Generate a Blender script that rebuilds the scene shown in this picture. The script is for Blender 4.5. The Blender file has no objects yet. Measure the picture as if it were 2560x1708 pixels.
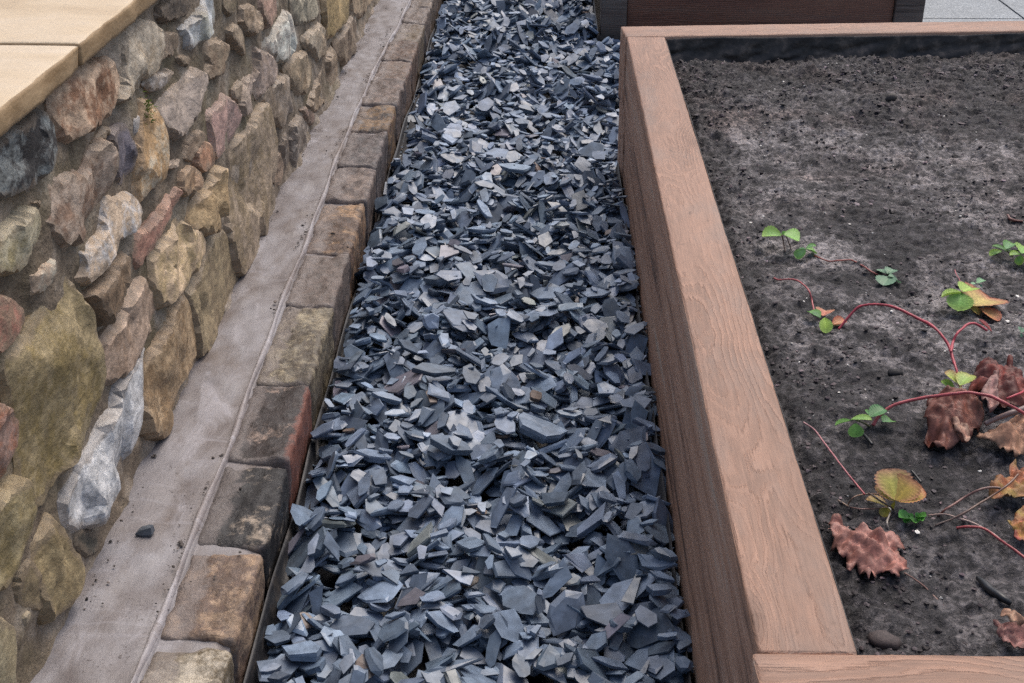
import bpy, bmesh, math, random
import numpy as np
from mathutils import Vector, Matrix, geometry as mgeo

random.seed(11)
RNG = np.random.default_rng(11)
scene = bpy.context.scene
col = scene.collection

# ------------------------------------------------------------------ camera
FPX, CX, CY = 3229.0, 1280.0, 854.0        # photograph pixels (2560 x 1708)
CAMZ = 1.285
_d = np.array([91.0, 1696.0, -FPX]); _d /= np.linalg.norm(_d)
_z = np.array([0.0, FPX, 1696.0]); _z /= np.linalg.norm(_z)
RW = np.array([np.cross(_d, _z), _d, _z])    # camera vector -> world vector
CAM = np.array([0.0, 0.0, CAMZ])
cam_data = bpy.data.cameras.new('camera')
cam = bpy.data.objects.new('camera', cam_data)
col.objects.link(cam)
M = Matrix([list(RW[i]) + [CAM[i]] for i in range(3)] + [[0, 0, 0, 1]])
cam.matrix_world = M
cam_data.sensor_width = 36.0
cam_data.sensor_fit = 'HORIZONTAL'
cam_data.lens = 36.0 * FPX / 2560.0
cam_data.clip_start = 0.05
cam_data.clip_end = 500.0
scene.camera = cam

# ------------------------------------------------------------------ light
SUN_EL, SUN_AZ = math.radians(60), math.radians(28)   # azimuth from +Y towards +X
world = bpy.data.worlds.new('World'); scene.world = world
world.use_nodes = True
wn = world.node_tree.nodes; wl = world.node_tree.links
wn.clear()
wo = wn.new('ShaderNodeOutputWorld'); bg = wn.new('ShaderNodeBackground')
sky = wn.new('ShaderNodeTexSky'); sky.sky_type = 'NISHITA'; sky.sun_disc = False
sky.sun_elevation = SUN_EL; sky.sun_rotation = SUN_AZ
sky.air_density = 1.0; sky.dust_density = 5.5; sky.ozone_density = 1.0
bg.inputs['Strength'].default_value = 0.15
wl.new(sky.outputs[0], bg.inputs[0]); wl.new(bg.outputs[0], wo.inputs[0])
sun_d = bpy.data.lights.new('sun', 'SUN'); sun_d.energy = 1.15; sun_d.angle = math.radians(50)
sun_d.color = (1.0, 0.975, 0.95)
sun = bpy.data.objects.new('sun', sun_d); col.objects.link(sun)
sd = Vector((math.sin(SUN_AZ) * math.cos(SUN_EL), math.cos(SUN_AZ) * math.cos(SUN_EL), math.sin(SUN_EL)))
sun.rotation_euler = sd.to_track_quat('Z', 'Y').to_euler()
sun.location = sd * 20
scene.view_settings.view_transform = 'Standard'
scene.view_settings.look = 'None'
scene.view_settings.gamma = 1.0
scene.view_settings.exposure = 0.50
scene.view_settings.use_curve_mapping = False
scene.cycles.use_denoising = False
scene.cycles.max_bounces = 6; scene.cycles.diffuse_bounces = 3; scene.cycles.sample_clamp_indirect = 4.0

# ------------------------------------------------------------------ helpers
def ray(px, py):
    return RW @ np.array([px - CX, CY - py, -FPX])

def pix(px, py, z):                # photo pixel -> point on the level z
    r = ray(px, py); t = (z - CAMZ) / r[2]
    return CAM + t * r

def pixw(px, py, X):               # photo pixel -> point on the wall plane x = X
    r = ray(px, py); t = X / r[0]
    return CAM + t * r

def _hash(ix, iy, iz, seed):
    h = (ix.astype(np.int64) * 374761393 + iy.astype(np.int64) * 668265263 + iz.astype(np.int64) * 2147483647 + seed * 974634777) & 0xFFFFFFFF
    h = ((h ^ (h >> 13)) * 1274126177) & 0xFFFFFFFF
    h = ((h ^ (h >> 16)) * 2246822519) & 0xFFFFFFFF
    return ((h ^ (h >> 15)) & 0xFFFFFF) / float(0xFFFFFF) * 2 - 1

def vnoise(p, seed=0):
    p = np.asarray(p, dtype=float)
    i = np.floor(p).astype(np.int64); f = p - i
    u = f * f * f * (f * (f * 6 - 15) + 10)
    r = 0
    for dx in (0, 1):
        wx = u[:, 0] if dx else 1 - u[:, 0]
        for dy in (0, 1):
            wy = u[:, 1] if dy else 1 - u[:, 1]
            for dz in (0, 1):
                wz = u[:, 2] if dz else 1 - u[:, 2]
                r = r + wx * wy * wz * _hash(i[:, 0] + dx, i[:, 1] + dy, i[:, 2] + dz, seed)
    return r

def fbm(p, scale, octaves=4, seed=0, gain=0.5):
    p = np.asarray(p, dtype=float) / scale
    a, s, r = 1.0, 0.0, 0
    for o in range(octaves):
        r = r + a * vnoise(p * (2.03 ** o) + 17.3 * o, seed + o * 7)
        s += a; a *= gain
    return r / s

def lin(c):
    c = np.asarray(c, dtype=float) / 255.0
    return np.where(c <= 0.04045, c / 12.92, ((c + 0.055) / 1.055) ** 2.4)

def dull(c, sat, val):
    v = lin(c); g_ = v @ [.3, .59, .11]
    return (g_ + (v - g_) * sat) * val

def mesh_from(name, verts, faces, mat=None, smooth=False, colors=None, attrs=None):
    me = bpy.data.meshes.new(name)
    verts = np.asarray(verts, dtype=np.float32)
    if isinstance(faces, np.ndarray):
        n, k = faces.shape
        me.vertices.add(len(verts)); me.vertices.foreach_set('co', verts.ravel())
        me.loops.add(n * k); me.loops.foreach_set('vertex_index', faces.astype(np.int32).ravel())
        me.polygons.add(n)
        me.polygons.foreach_set('loop_start', np.arange(0, n * k, k, dtype=np.int32))
        me.polygons.foreach_set('loop_total', np.full(n, k, dtype=np.int32))
        me.update(calc_edges=True)
    else:
        me.from_pydata([tuple(map(float, v)) for v in verts], [], [tuple(map(int, f)) for f in faces])
    if colors is not None:
        a = me.color_attributes.new('Col', 'FLOAT_COLOR', 'POINT')
        c = np.ones((len(verts), 4), dtype=np.float32); c[:, :3] = colors
        a.data.foreach_set('color', c.ravel())
    if attrs:
        for k_, v_ in attrs.items():
            a = me.attributes.new(k_, 'FLOAT_VECTOR', 'POINT')
            a.data.foreach_set('vector', np.asarray(v_, dtype=np.float32).ravel())
    me.polygons.foreach_set('use_smooth', np.full(len(me.polygons), bool(smooth)))
    if mat: me.materials.append(mat)
    me.validate()
    return me

def obj(name, me, parent=None):
    o = bpy.data.objects.new(name, me); col.objects.link(o)
    if parent: o.parent = parent
    return o

def tag(o, label=None, cat=None, group=None, kind=None):
    if label: o['label'] = label
    if cat: o['category'] = cat
    if group: o['group'] = group
    if kind: o['kind'] = kind
    return o

def thing(name, label, cat, loc=(0, 0, 0), group=None):
    o = bpy.data.objects.new(name, None); col.objects.link(o)
    o.empty_display_size = 0.05
    o.location = loc
    return tag(o, label, cat, group)

# ---- node helper
class NT:
    def __init__(self, name):
        self.m = bpy.data.materials.new(name); self.m.use_nodes = True
        self.t = self.m.node_tree; self.t.nodes.clear()
        self.out = self.t.nodes.new('ShaderNodeOutputMaterial')
        self.b = self.t.nodes.new('ShaderNodeBsdfPrincipled')
        self.t.links.new(self.b.outputs[0], self.out.inputs[0])
    def n(self, typ, **kw):
        nd = self.t.nodes.new(typ)
        for k, v in kw.items(): setattr(nd, k, v)
        return nd
    def l(self, a, b): self.t.links.new(a, b)
    def setin(self, sock, v):
        if isinstance(v, bpy.types.NodeSocket): self.l(v, sock)
        else: sock.default_value = v
    def coord(self, kind='Object'): return self.n('ShaderNodeTexCoord').outputs[kind]
    def attr(self, name): return self.n('ShaderNodeAttribute', attribute_name=name)
    def oattr(self, name): return self.n('ShaderNodeAttribute', attribute_name=name, attribute_type='OBJECT')
    def mapping(self, vec, scale=(1, 1, 1), loc=(0, 0, 0)):
        mp = self.n('ShaderNodeMapping'); self.l(vec, mp.inputs[0])
        mp.inputs['Scale'].default_value = scale; self.setin(mp.inputs['Location'], loc)
        return mp.outputs[0]
    def noise(self, vec, scale, detail=4, rough=0.55, dist=0.0, out='Fac'):
        nd = self.n('ShaderNodeTexNoise'); self.l(vec, nd.inputs['Vector'])
        nd.inputs['Scale'].default_value = scale; nd.inputs['Detail'].default_value = detail
        nd.inputs['Roughness'].default_value = rough; nd.inputs['Distortion'].default_value = dist
        return nd.outputs[out]
    def voro(self, vec, scale, feature='F1', out='Distance', rnd=1.0):
        nd = self.n('ShaderNodeTexVoronoi', feature=feature); self.l(vec, nd.inputs['Vector'])
        nd.inputs['Scale'].default_value = scale; nd.inputs['Randomness'].default_value = rnd
        return nd.outputs[out]
    def ramp(self, fac, stops, interp='LINEAR'):
        nd = self.n('ShaderNodeValToRGB'); self.l(fac, nd.inputs[0])
        cr = nd.color_ramp; cr.interpolation = interp
        while len(cr.elements) < len(stops): cr.elements.new(0.5)
        for e, (p, c) in zip(cr.elements, stops):
            e.position = p
            e.color = (c, c, c, 1) if isinstance(c, (int, float)) else (*c, 1)
        return nd.outputs[0]
    def mix(self, fac, a, b, mode='MIX'):
        nd = self.n('ShaderNodeMix', data_type='RGBA', blend_type=mode)
        self.setin(nd.inputs[0], fac)
        for s, v in ((nd.inputs[6], a), (nd.inputs[7], b)):
            if isinstance(v, bpy.types.NodeSocket): self.l(v, s)
            else: s.default_value = (*v, 1) if len(v) == 3 else v
        return nd.outputs[2]
    def math(self, op, a, b=0.0, c=0.0, clamp=False):
        nd = self.n('ShaderNodeMath', operation=op, use_clamp=clamp)
        self.setin(nd.inputs[0], a); self.setin(nd.inputs[1], b); self.setin(nd.inputs[2], c)
        return nd.outputs[0]
    def bump(self, h, strength=0.5, dist=0.005, normal=None):
        nd = self.n('ShaderNodeBump'); nd.inputs['Strength'].default_value = strength
        nd.inputs['Distance'].default_value = dist; self.l(h, nd.inputs['Height'])
        if normal: self.l(normal, nd.inputs['Normal'])
        return nd.outputs[0]
    def finish(self, color, rough=0.7, normal=None, spec=0.5):
        self.setin(self.b.inputs['Base Color'], color if isinstance(color, bpy.types.NodeSocket) else (*color, 1))
        self.setin(self.b.inputs['Roughness'], rough)
        self.b.inputs['Specular IOR Level'].default_value = spec
        if normal: self.l(normal, self.b.inputs['Normal'])
        return self.m

# ------------------------------------------------------------------ materials
def mat_slate():
    t = NT('slate'); c = t.attr('Col').outputs['Color']; loc = t.attr('loc').outputs['Vector']
    lay = t.noise(t.mapping(loc, (25, 25, 420)), 1.0, 3, 0.6)
    fine = t.noise(loc, 160, 4, 0.6)
    blot = t.noise(loc, 45, 3, 0.6)
    k = t.ramp(blot, [(0.3, 0.72), (0.7, 1.22)])
    colr = t.mix(1.0, c, k, 'MULTIPLY')
    k2 = t.ramp(lay, [(0.35, 0.78), (0.65, 1.15)])
    colr = t.mix(1.0, colr, k2, 'MULTIPLY')
    dust = t.ramp(t.noise(loc, 70, 4, 0.65), [(0.60, 0.0), (0.72, 1.0)])
    colr = t.mix(t.math('MULTIPLY', dust, 0.3), colr, (0.20, 0.225, 0.26))
    n = t.bump(lay, 0.35, 0.0008); n = t.bump(fine, 0.3, 0.0005, n)
    r = t.ramp(t.noise(loc, 55, 3, 0.6), [(0.3, 0.30), (0.7, 0.50)])
    return t.finish(colr, r, n, 0.5)

def mat_stone(name='wall_stone', mort=(0.215, 0.165, 0.118), mort_amt=0.5, speck=0.0):
    t = NT(name); p = t.coord('Object'); w = t.n('ShaderNodeNewGeometry').outputs['Position']
    a = t.oattr('tint_a').outputs['Vector']; b = t.oattr('tint_b').outputs['Vector']
    bal = t.oattr('tint_balance').outputs['Fac']
    big = t.noise(w, 13, 4, 0.6, 0.5)
    fine = t.noise(w, 58, 5, 0.72, 0.4)
    f = t.math('ADD', t.math('MULTIPLY', t.math('SUBTRACT', t.math('ADD', t.math('MULTIPLY', big, 0.55), t.math('MULTIPLY', fine, 0.45)), 0.5), 9.0), bal, clamp=True)
    c = t.mix(f, a, b)
    mid = t.noise(w, 45, 5, 0.65)
    c = t.mix(1.0, c, t.ramp(mid, [(0.25, 0.62), (0.75, 1.32)]), 'MULTIPLY')
    streak = t.noise(t.mapping(w, (60, 22, 60)), 1.0, 4, 0.6, 0.6)
    c = t.mix(1.0, c, t.ramp(streak, [(0.32, 0.68), (0.6, 1.12)]), 'MULTIPLY')
    # mortar smeared over the stone edges
    sc_ = t.n('ShaderNodeSeparateColor'); t.l(t.attr('Col').outputs['Color'], sc_.inputs[0]); e = sc_.outputs[0]
    c = t.mix(t.ramp(t.math('ADD', sc_.outputs[1], t.math('MULTIPLY', t.math('SUBTRACT', fine, 0.5), 1.2)), [(0.35, 0.0), (0.6, 1.0)]), c, (0.15, 0.060, 0.043))
    sm = t.math('ADD', t.math('MULTIPLY', e, 1.35), t.math('MULTIPLY', t.math('SUBTRACT', t.noise(w, 30, 5, 0.65), 0.5), 2.2))
    sm = t.ramp(sm, [(0.42, 0.0), (0.75, 1.0)])
    c = t.mix(t.math('MULTIPLY', sm, mort_amt), c, mort)
    cr = t.ramp(t.voro(t.mapping(w, (30, 18, 30)), 1.0, 'DISTANCE_TO_EDGE'), [(0.0, 0.55), (0.03, 1.0)])
    crm = t.ramp(t.noise(w, 9, 2), [(0.56, 0.0), (0.66, 1.0)])
    c = t.mix(crm, c, t.mix(1.0, c, cr, 'MULTIPLY'))
    h = t.noise(w, 70, 6, 0.7); h2 = t.noise(t.mapping(w, (34, 24, 34)), 1.0, 3, 0.5, 0.8)
    fac = t.voro(t.mapping(w, (30, 24, 38)), 1.0, 'F1')
    n = t.bump(h2, 0.45, 0.008); n = t.bump(fac, 0.25, 0.006, n); n = t.bump(h, 0.8, 0.005, n)
    r = t.ramp(t.noise(w, 60, 3), [(0.35, 0.42), (0.65, 0.75)])
    return t.finish(c, r, n, 0.45)

def mat_wall_mortar():
    t = NT('wall_mortar'); w = t.n('ShaderNodeNewGeometry').outputs['Position']
    a = t.noise(w, 9, 5, 0.65)
    c = t.ramp(a, [(0.32, (0.085, 0.064, 0.045)), (0.5, (0.19, 0.150, 0.108)), (0.68, (0.36, 0.31, 0.255))])
    g = t.ramp(t.noise(w, 5, 4, 0.6), [(0.48, 0.0), (0.68, 1.0)])
    c = t.mix(t.math('MULTIPLY', g, 0.4), c, (0.13, 0.115, 0.05))
    c = t.mix(1.0, c, t.ramp(t.noise(w, 220, 4, 0.7), [(0.3, 0.7), (0.7, 1.25)]), 'MULTIPLY')
    n = t.bump(t.noise(w, 45, 4, 0.6), 0.8, 0.01); n = t.bump(t.noise(w, 260, 4, 0.7), 0.6, 0.002, n)
    return t.finish(c, 0.62, n, 0.4)

def mat_coping():
    t = NT('buff_sandstone'); w = t.n('ShaderNodeNewGeometry').outputs['Position']
    a = t.noise(t.mapping(w, (3, 7, 7)), 1.0, 5, 0.6, 0.4)
    c = t.ramp(a, [(0.3, (0.37, 0.275, 0.165)), (0.5, (0.46, 0.36, 0.235)), (0.7, (0.51, 0.42, 0.305))])
    sp = t.ramp(t.noise(t.mapping(w, (70, 150, 150)), 1.0, 4, 0.7), [(0.30, 0.45), (0.40, 1.0)])
    c = t.mix(0.55, c, t.mix(1.0, c, sp, 'MULTIPLY'))
    wh = t.ramp(t.noise(w, 120, 4, 0.7), [(0.66, 0.0), (0.74, 1.0)])
    c = t.mix(t.math('MULTIPLY', wh, 0.5), c, (0.62, 0.58, 0.50))
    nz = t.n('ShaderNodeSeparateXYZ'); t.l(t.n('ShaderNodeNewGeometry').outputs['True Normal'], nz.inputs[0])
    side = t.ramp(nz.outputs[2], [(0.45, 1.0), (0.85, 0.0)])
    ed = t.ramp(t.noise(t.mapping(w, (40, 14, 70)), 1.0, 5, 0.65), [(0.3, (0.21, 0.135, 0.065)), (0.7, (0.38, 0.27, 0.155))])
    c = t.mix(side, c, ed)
    n = t.bump(t.noise(w, 14, 4, 0.6), 0.35, 0.01); n = t.bump(t.noise(w, 180, 4, 0.7), 0.35, 0.002, n)
    return t.finish(c, 0.55, n, 0.4)

def mat_band(nm='smoothed_mortar', gain=1.0):
    t = NT(nm); w = t.n('ShaderNodeNewGeometry').outputs['Position']
    a = t.noise(t.mapping(w, (9, 5, 9)), 1.0, 5, 0.6, 0.5)
    c = t.ramp(a, [(0.28, (0.115, 0.098, 0.094)), (0.46, (0.185, 0.172, 0.174)), (0.7, (0.265, 0.265, 0.285))])
    ef = t.ramp(t.noise(t.mapping(w, (16, 6, 16)), 1.0, 5, 0.7, 0.8), [(0.55, 0.0), (0.7, 1.0)])
    c = t.mix(t.math('MULTIPLY', ef, 0.65), c, (0.37, 0.37, 0.40))
    pm_ = t.ramp(t.noise(w, 14, 3, 0.6), [(0.5, 0.0), (0.62, 0.09)])
    pit = t.ramp(t.math('SUBTRACT', t.noise(w, 170, 4, 0.7), pm_), [(0.27, 0.0), (0.33, 1.0)])
    c = t.mix(pit, (0.07, 0.06, 0.06), c)
    tw = t.ramp(t.noise(t.mapping(w, (3, 45, 3)), 1.0, 3, 0.6, 0.6), [(0.58, 0.0), (0.68, 1.0)])
    c = t.mix(t.math('MULTIPLY', tw, 0.4), c, (0.30, 0.30, 0.325))
    mud = t.ramp(t.noise(t.mapping(w, (10, 4, 10), (3, 1, 0)), 1.0, 5, 0.65), [(0.52, 0.0), (0.68, 1.0)])
    c = t.mix(t.math('MULTIPLY', mud, 0.65), c, (0.125, 0.098, 0.080))
    c = t.mix(1.0, c, t.ramp(t.noise(w, 350, 3, 0.7), [(0.3, 0.85), (0.7, 1.12)]), 'MULTIPLY')
    c = t.mix(1.0, c, (gain * .90, gain * .865, gain * .84), 'MULTIPLY')
    n = t.bump(t.noise(t.mapping(w, (30, 9, 30)), 1.0, 4, 0.6), 0.35, 0.006)
    n = t.bump(t.noise(w, 230, 4, 0.7), 0.4, 0.0015, n)
    r = t.ramp(ef, [(0, 0.5), (1, 0.7)])
    return t.finish(c, r, n, 0.4)

def mat_wood(name, light, dark, grey, streak_lift_amt=0.6, wet=0.0, ring=150.0):
    t = NT(name); o = t.coord('Object')
    rnd = t.oattr('grain_seed').outputs['Fac']
    off = t.n('ShaderNodeCombineXYZ'); t.l(rnd, off.inputs[0])
    p = t.n('ShaderNodeVectorMath', operation='ADD'); t.l(o, p.inputs[0]); t.l(off.outputs[0], p.inputs[1])
    p = p.outputs[0]
    # local x runs along the timber, z up; growth rings round a pith line below the top face
    sx = t.n('ShaderNodeSeparateXYZ'); t.l(p, sx.inputs[0])
    w1 = t.noise(t.mapping(p, (2.6, 6, 6)), 1.0, 2, 0.5); w2 = t.noise(t.mapping(p, (1.7, 5, 5), (7, 3, 1)), 1.0, 2, 0.5)
    kd = t.voro(t.mapping(p, (2.8, 9, 9)), 1.0)
    kn = t.ramp(kd, [(0.0, 1.0), (0.18, 0.35), (0.42, 0.0)])
    yy = t.math('ADD', sx.outputs[1], t.math('MULTIPLY', t.math('SUBTRACT', w1, 0.5), 0.055))
    zz = t.math('ADD', t.math('ADD', sx.outputs[2], 0.075), t.math('MULTIPLY', t.math('SUBTRACT', w2, 0.5), 0.075))
    rad = t.math('SQRT', t.math('ADD', t.math('MULTIPLY', yy, yy), t.math('MULTIPLY', zz, zz)))
    rad = t.math('ADD', rad, t.math('MULTIPLY', kn, 0.022))
    fib = t.noise(t.mapping(p, (14, 260, 260)), 1.0, 4, 0.65)
    rad = t.math('ADD', rad, t.math('MULTIPLY', t.math('SUBTRACT', fib, 0.5), 0.003))
    rr = t.math('MULTIPLY_ADD', t.math('SINE', t.math('MULTIPLY', rad, ring * 6.283)), 0.5, 0.5)
    strength = t.ramp(t.noise(t.mapping(p, (3, 12, 12)), 1.0, 3), [(0.36, 0.08), (0.62, 1.0)])
    ringv = t.math('MULTIPLY', t.ramp(rr, [(0.5, 0.0), (0.9, 1.0)]), strength)
    base = t.ramp(t.noise(t.mapping(p, (2.2, 14, 14)), 1.0, 4, 0.6), [(0.3, tuple(np.array(dark) * 1.25)), (0.55, light), (0.75, tuple(np.array(light) * 1.13))])
    c = t.mix(t.math('MULTIPLY', ringv, 0.45), base, tuple(np.array(light) * 1.32))
    dl_ = t.math('MULTIPLY', t.ramp(rr, [(0.05, 1.0), (0.4, 0.0)]), strength)
    c = t.mix(t.math('MULTIPLY', dl_, 0.35), c, dark)
    c = t.mix(1.0, c, t.ramp(fib, [(0.3, 0.76), (0.7, 1.16)]), 'MULTIPLY')
    gp = t.ramp(t.noise(t.mapping(p, (5, 11, 11)), 1.0, 4, 0.6), [(0.5, 0.0), (0.72, 1.0)])
    c = t.mix(t.math('MULTIPLY', gp, 0.5), c, grey)
    spot = t.ramp(t.noise(t.mapping(p, (16, 26, 26)), 1.0, 4, 0.65), [(0.64, 0.0), (0.75, 1.0)])
    c = t.mix(t.math('MULTIPLY', spot, 0.6), c, tuple(np.array(dark) * 0.5))
    sm_ = t.ramp(t.noise(t.mapping(p, (4, 9, 9), (2, 5, 1)), 1.0, 4, 0.6), [(0.60, 0.0), (0.76, 1.0)])
    c = t.mix(t.math('MULTIPLY', sm_, 0.5), c, tuple(np.array(dark) * 0.65))
    c = t.mix(t.math('MULTIPLY', t.ramp(kn, [(0.45, 0.0), (0.95, 1.0)]), 0.7), c, tuple(np.array(dark) * 0.55))
    # sawn sides: rain streaks of stain and bleached wood, brightened to paint in side light
    nz = t.n('ShaderNodeSeparateXYZ'); t.l(t.n('ShaderNodeNewGeometry').outputs['True Normal'], nz.inputs[0])
    side = t.ramp(nz.outputs[2], [(0.35, 1.0), (0.7, 0.0)])
    st = t.noise(t.mapping(p, (1.6, 30, 30)), 1.0, 4, 0.6, 0.3)
    sc = t.ramp(st, [(0.30, tuple(np.array(dark) * 0.55)), (0.45, tuple(np.array(dark) * (2.9, 2.95, 2.9))), (0.57, tuple(np.array(light) * (1.95, 2.1, 2.15))), (0.72, tuple(np.array(grey) * (2.7, 2.75, 2.6)))])
    sc = t.mix(1.0, sc, t.ramp(fib, [(0.3, 0.72), (0.7, 1.2)]), 'MULTIPLY')
    c = t.mix(t.math('MULTIPLY', side, streak_lift_amt), c, sc)
    n = t.bump(ringv, 0.6, 0.0015)
    n = t.bump(fib, 0.5, 0.0014, n); n = t.bump(t.noise(t.mapping(p, (40, 120, 120)), 1.0, 4, 0.7), 0.35, 0.002, n)
    return t.finish(c, 0.62 - 0.28 * wet, n, 0.4)

def mat_soil():
    t = NT('garden_soil'); w = t.n('ShaderNodeNewGeometry').outputs['Position']
    big = t.noise(w, 3.6, 4, 0.6, 0.6)
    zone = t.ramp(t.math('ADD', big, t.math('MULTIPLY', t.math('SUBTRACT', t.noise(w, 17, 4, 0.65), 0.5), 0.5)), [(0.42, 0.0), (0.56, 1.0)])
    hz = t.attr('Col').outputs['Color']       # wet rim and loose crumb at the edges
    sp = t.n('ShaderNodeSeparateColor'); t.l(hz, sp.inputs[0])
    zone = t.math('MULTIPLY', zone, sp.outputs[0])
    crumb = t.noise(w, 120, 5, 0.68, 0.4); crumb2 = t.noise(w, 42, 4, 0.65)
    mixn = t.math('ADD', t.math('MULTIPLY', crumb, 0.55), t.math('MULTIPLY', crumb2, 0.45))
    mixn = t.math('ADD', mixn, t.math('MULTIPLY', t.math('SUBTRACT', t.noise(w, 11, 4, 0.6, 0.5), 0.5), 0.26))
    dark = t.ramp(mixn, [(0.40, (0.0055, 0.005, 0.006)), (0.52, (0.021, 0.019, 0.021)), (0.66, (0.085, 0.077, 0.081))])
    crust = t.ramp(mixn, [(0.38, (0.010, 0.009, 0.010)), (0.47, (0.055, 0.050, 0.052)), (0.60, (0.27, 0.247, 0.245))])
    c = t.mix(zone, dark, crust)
    br = t.ramp(t.noise(w, 6, 4), [(0.48, 0.0), (0.7, 1.0)])
    c = t.mix(t.math('MULTIPLY', br, t.math('MULTIPLY', sp.outputs[1], 0.6)), c, t.mix(1.0, c, (1.35, 1.0, 0.82), 'MULTIPLY'))
    n = t.bump(crumb, 1.0, 0.006); n = t.bump(t.noise(w, 380, 3, 0.7), 0.6, 0.0012, n)
    return t.finish(c, 0.72, n, 0.35)

def mat_vcol(name, rough=0.5, nscale=120, amt=0.25, bump=0.3, spec=0.4, trans=0.0):
    t = NT(name); w = t.n('ShaderNodeNewGeometry').outputs['Position']
    c = t.attr('Col').outputs['Color']
    nz = t.noise(w, nscale, 4, 0.6)
    c = t.mix(1.0, c, t.ramp(nz, [(0.3, 1 - amt), (0.7, 1 + amt)]), 'MULTIPLY')
    n = t.bump(t.noise(w, nscale * 2.5, 3, 0.6), bump, 0.0008)
    m = t.finish(c, rough, n, spec)
    if trans > 0:
        tr = t.n('ShaderNodeBsdfTranslucent'); t.l(c, tr.inputs[0])
        ms = t.n('ShaderNodeMixShader'); ms.inputs[0].default_value = trans
        t.l(t.b.outputs[0], ms.inputs[1]); t.l(tr.outputs[0], ms.inputs[2]); t.l(ms.outputs[0], t.out.inputs[0])
    return m

def mat_membrane(nm='weed_membrane', cs=((0.007, 0.007, 0.008), (0.012, 0.012, 0.014), (0.04, 0.034, 0.03))):
    t = NT(nm); w = t.n('ShaderNodeNewGeometry').outputs['Position']
    c = t.ramp(t.noise(w, 30, 5, 0.65), [(0.34, cs[0]), (0.52, cs[1]), (0.70, cs[2])])
    n = t.bump(t.noise(w, 25, 4, 0.6), 0.5, 0.006); n = t.bump(t.noise(w, 500, 2, 0.5), 0.3, 0.0005, n)
    return t.finish(c, 0.5, n, 0.4)

def mat_paving():
    t = NT('concrete_paving'); w = t.n('ShaderNodeNewGeometry').outputs['Position']
    c = t.ramp(t.noise(w, 120, 4, 0.75), [(0.3, (0.065, 0.080, 0.092)), (0.5, (0.125, 0.147, 0.165)), (0.68, (0.36, 0.39, 0.41))])
    c = t.mix(1.0, c, t.ramp(t.noise(w, 4, 3), [(0.3, 0.8), (0.7, 1.15)]), 'MULTIPLY')
    n = t.bump(t.noise(w, 160, 4, 0.7), 0.5, 0.002)
    return t.finish(c, 0.5, n, 0.4)

def mat_ground():
    t = NT('bare_earth'); w = t.n('ShaderNodeNewGeometry').outputs['Position']
    c = t.ramp(t.noise(w, 6, 6, 0.7), [(0.3, (0.03, 0.026, 0.024)), (0.7, (0.09, 0.08, 0.07))])
    return t.finish(c, 0.85, t.bump(t.noise(w, 30, 5, 0.7), 0.8, 0.02), 0.3)

SLATE = mat_slate(); STONE = mat_stone(); WMORT = mat_wall_mortar(); COPING = mat_coping(); BAND = mat_band()
SETT = mat_stone('worn_sett', (0.19, 0.165, 0.155), 0.6)
SLEEPER = mat_wood('sawn_sleeper', (0.262, 0.152, 0.104), (0.146, 0.083, 0.056), (0.185, 0.146, 0.124), 0.85, 0.0, 300.0)
DARKWOOD = mat_wood('dark_stained_timber', (0.135, 0.066, 0.043), (0.080, 0.037, 0.026), (0.09, 0.063, 0.053), 0.45, 0.4)
POSTWOOD = mat_wood('dark_post_timber', (0.075, 0.058, 0.050), (0.042, 0.032, 0.028), (0.065, 0.058, 0.054), 0.75, 0.4)
SOIL = mat_soil(); MEMB = mat_membrane(); LINER = mat_membrane('soiled_liner', ((0.010, 0.009, 0.009), (0.030, 0.025, 0.022), (0.105, 0.083, 0.068))); PAVE = mat_paving(); GROUND = mat_ground()
CRUMB = mat_vcol('soil_crumb', 0.7, 260, 0.4, 0.6, 0.35)
LEAF = mat_vcol('leaf', 0.48, 150, 0.18, 0.35, 0.4, 0.22)
DRYLEAF = mat_vcol('dry_leaf', 0.55, 170, 0.28, 0.5, 0.35, 0.12)
RUNNER = mat_vcol('runner_stem', 0.42, 90, 0.25, 0.2, 0.45)

# ------------------------------------------------------------------ the ground
g = 60.0
ground = obj('ground', mesh_from('ground', [(-g, -g, -0.09), (g, -g, -0.09), (g, g, -0.09), (-g, g, -0.09)], [(0, 1, 2, 3)], GROUND))
tag(ground, 'bare earth ground around the garden', None, kind='structure')

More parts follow.
